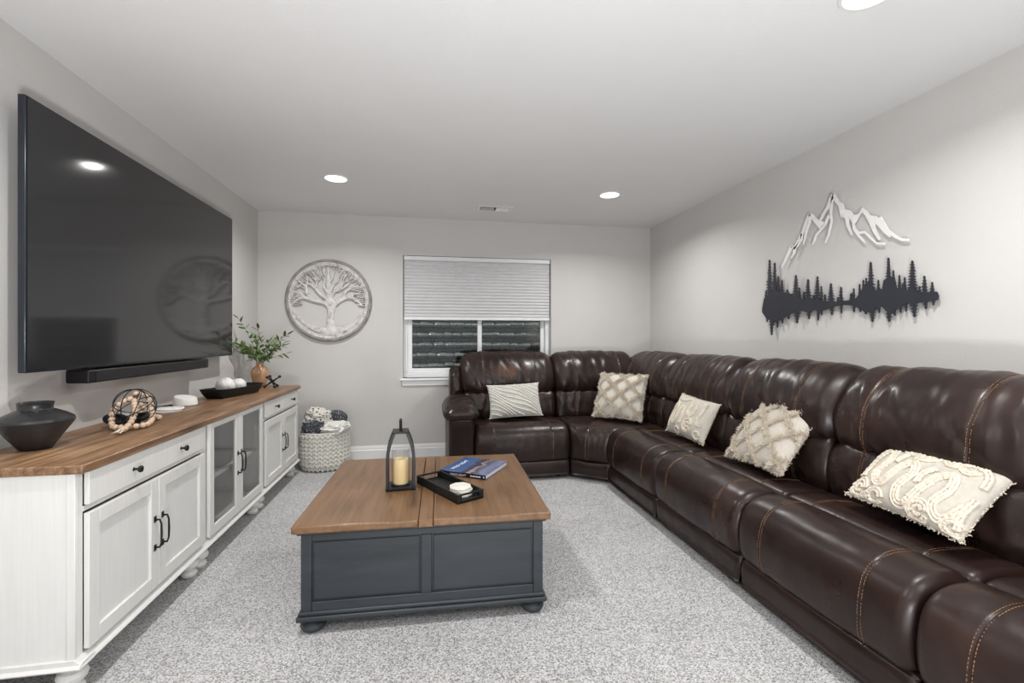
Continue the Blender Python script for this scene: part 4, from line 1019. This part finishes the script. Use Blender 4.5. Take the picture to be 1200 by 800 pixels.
for ex, ey, ez in ends:
    ex = max(ex, -.155)
    st = Vector((ex*.1, ey*.1, .04)); en = Vector((ex, ey, ez)); neck = Vector((ex*.10, ey*.10, .205))
    p = []
    for i in range(15):
        f = i/14
        if f < .35: p.append(st.lerp(neck, f/.35))
        else:
            g_ = (f-.35)/.65; bz = neck.lerp(Vector((ex*.45, ey*.45, neck.z+(ez-neck.z)*.72)), g_).lerp(Vector((ex*.45, ey*.45, neck.z+(ez-neck.z)*.72)).lerp(en, g_), g_); p.append(bz)
    br = MB().tube(p, [.0018]*8+[.0014]*7, 5).build('sprig', 'stem', pl)
    for i in range(6, 15):
        for sd in ((-1, 1) if i % 2 else (1, -1, 1)[:1+i % 2]) if i < 14 else (0,):
            tg = (p[i]-p[i-1]).normalized(); sv = tg.cross(Vector((rl.uniform(-1,1), rl.uniform(-1,1), .6))).normalized()
            dr = (tg*.75+sv*sd*rl.uniform(.7,1.1)+Vector((0,0,rl.uniform(-.25,.15)))).normalized()
            if used < 2: o = leafm[used]
            else: o = leafm[rl.random() < .38].copy(); C.objects.link(o)
            used += 1
            o.parent = br
            xq = dr.to_track_quat('X', 'Z'); o.rotation_mode = 'QUATERNION'; o.rotation_quaternion = xq @ Matrix.Rotation(rl.uniform(-.8,.8), 3, 'X').to_quaternion()
            o.location = p[i]; sc_ = rl.uniform(.7, 1.1); o.scale = (sc_,)*3

# ------------------------------------------------------------------ knit basket with throws
BK = Vector((-.955, 4.575, 0)); RB = .222; HB = .345
bs = thing('knit_basket', 'round cream chunky knit basket in the corner beyond the console', 'basket', BK)
pr = [(.0001,.003),(.165,.003),(.195,.02),(.210,.06),(.214,.16),(.212,HB-.02),(.205,HB-.005),(.198,HB-.02),(.198,.06),(.15,.02),(.0001,.02)]
MB().lathe(pr, 48).build('basket_wall', 'knit', bs)
ky = MB(); rowsn = 9; colsn = 30
def lobe(c, ax, rr_, ln_):
    ax = ax.normalized(); sd = ax.orthogonal().normalized(); nn_ = 6
    ky.tube([c-ax*ln_*.5, c-ax*ln_*.25, c, c+ax*ln_*.25, c+ax*ln_*.5], [rr_*.35, rr_*.85, rr_, rr_*.85, rr_*.35], nn_)
for r_ in range(rowsn):
    z = .028+r_*(HB-.04)/(rowsn-.6)
    rad_ = .214 if r_ > 1 else (.196 if r_ == 0 else .211)
    for c_ in range(colsn):
        for sd in (-1, 1):
            a = 2*PI*(c_+.25*sd)/colsn
            p = Vector((rad_*math.cos(a), rad_*math.sin(a), z)); tg = Vector((-math.sin(a), math.cos(a), 0))
            lobe(p, tg*sd*.55+Vector((0,0,1)), .0125, .052)
ky.build('knit_stitches', 'knit', bs, kind='stuff')
MB().tube([(.208*math.cos(2*PI*k/60), .208*math.sin(2*PI*k/60), HB) for k in range(60)], [.009+.002*math.sin(k*2.1) for k in range(60)], 8, True).build('rope_rim', 'knit', bs)
def throw(name, lb, c, rx, ry, rz_, mat, rot, seed, fold=3, roll=False):
    mb = MB(); n_, m_2 = 56, 36
    mb.ball((0,0,0), 1, n_, m_2)
    out = []
    for p in mb.v:
        v = Vector(p)
        f = .16*noise.noise(v*2.1+Vector((seed,0,0)))+.20*max(0, 1-abs(noise.noise(Vector((v.x*fold*.7, v.y*fold*1.2+seed, v.z*fold)))*3.5))-.06
        if roll: f = .05*math.sin(math.atan2(v.z, v.y)*2+v.length*9)+.04*noise.noise(v*4)
        e = .75
        v = Vector(tuple(math.copysign(abs(t)**e, t) for t in v))*(1+f)
        out.append((v.x*rx, v.y*ry, v.z*rz_))
    mb.v = out
    o = mb.build(name, mat, ang=80); o.location = BK+Vector(c); o.rotation_euler = rot
    return tag(o, lb, 'blanket', 'blankets in the knit basket')
throw('throw_blanket', 'cream throw with black marks heaped at top left of the basket', (-.060,.0,.465), .115, .100, .080, 'throw_spot', (.1,.2,.3), 2)
throw('throw_blanket', 'charcoal marled knit throw at the front left of the basket', (-.085,-.060,.385), .100, .105, .065, 'throw_dark', (.1,-.15,.1), 5)
throw('throw_blanket', 'white fleece throw folded over the front right rim of the basket', (.095,-.060,.375), .120, .125, .050, 'throw_white', (.1,-.06,-.2), 9)
throw('throw_blanket', 'dark grey rolled knit throw sticking up at the back of the basket', (.090,.100,.440), .085, .085, .075, 'throw_dark', (.2,.2,.5), 13, roll=True)
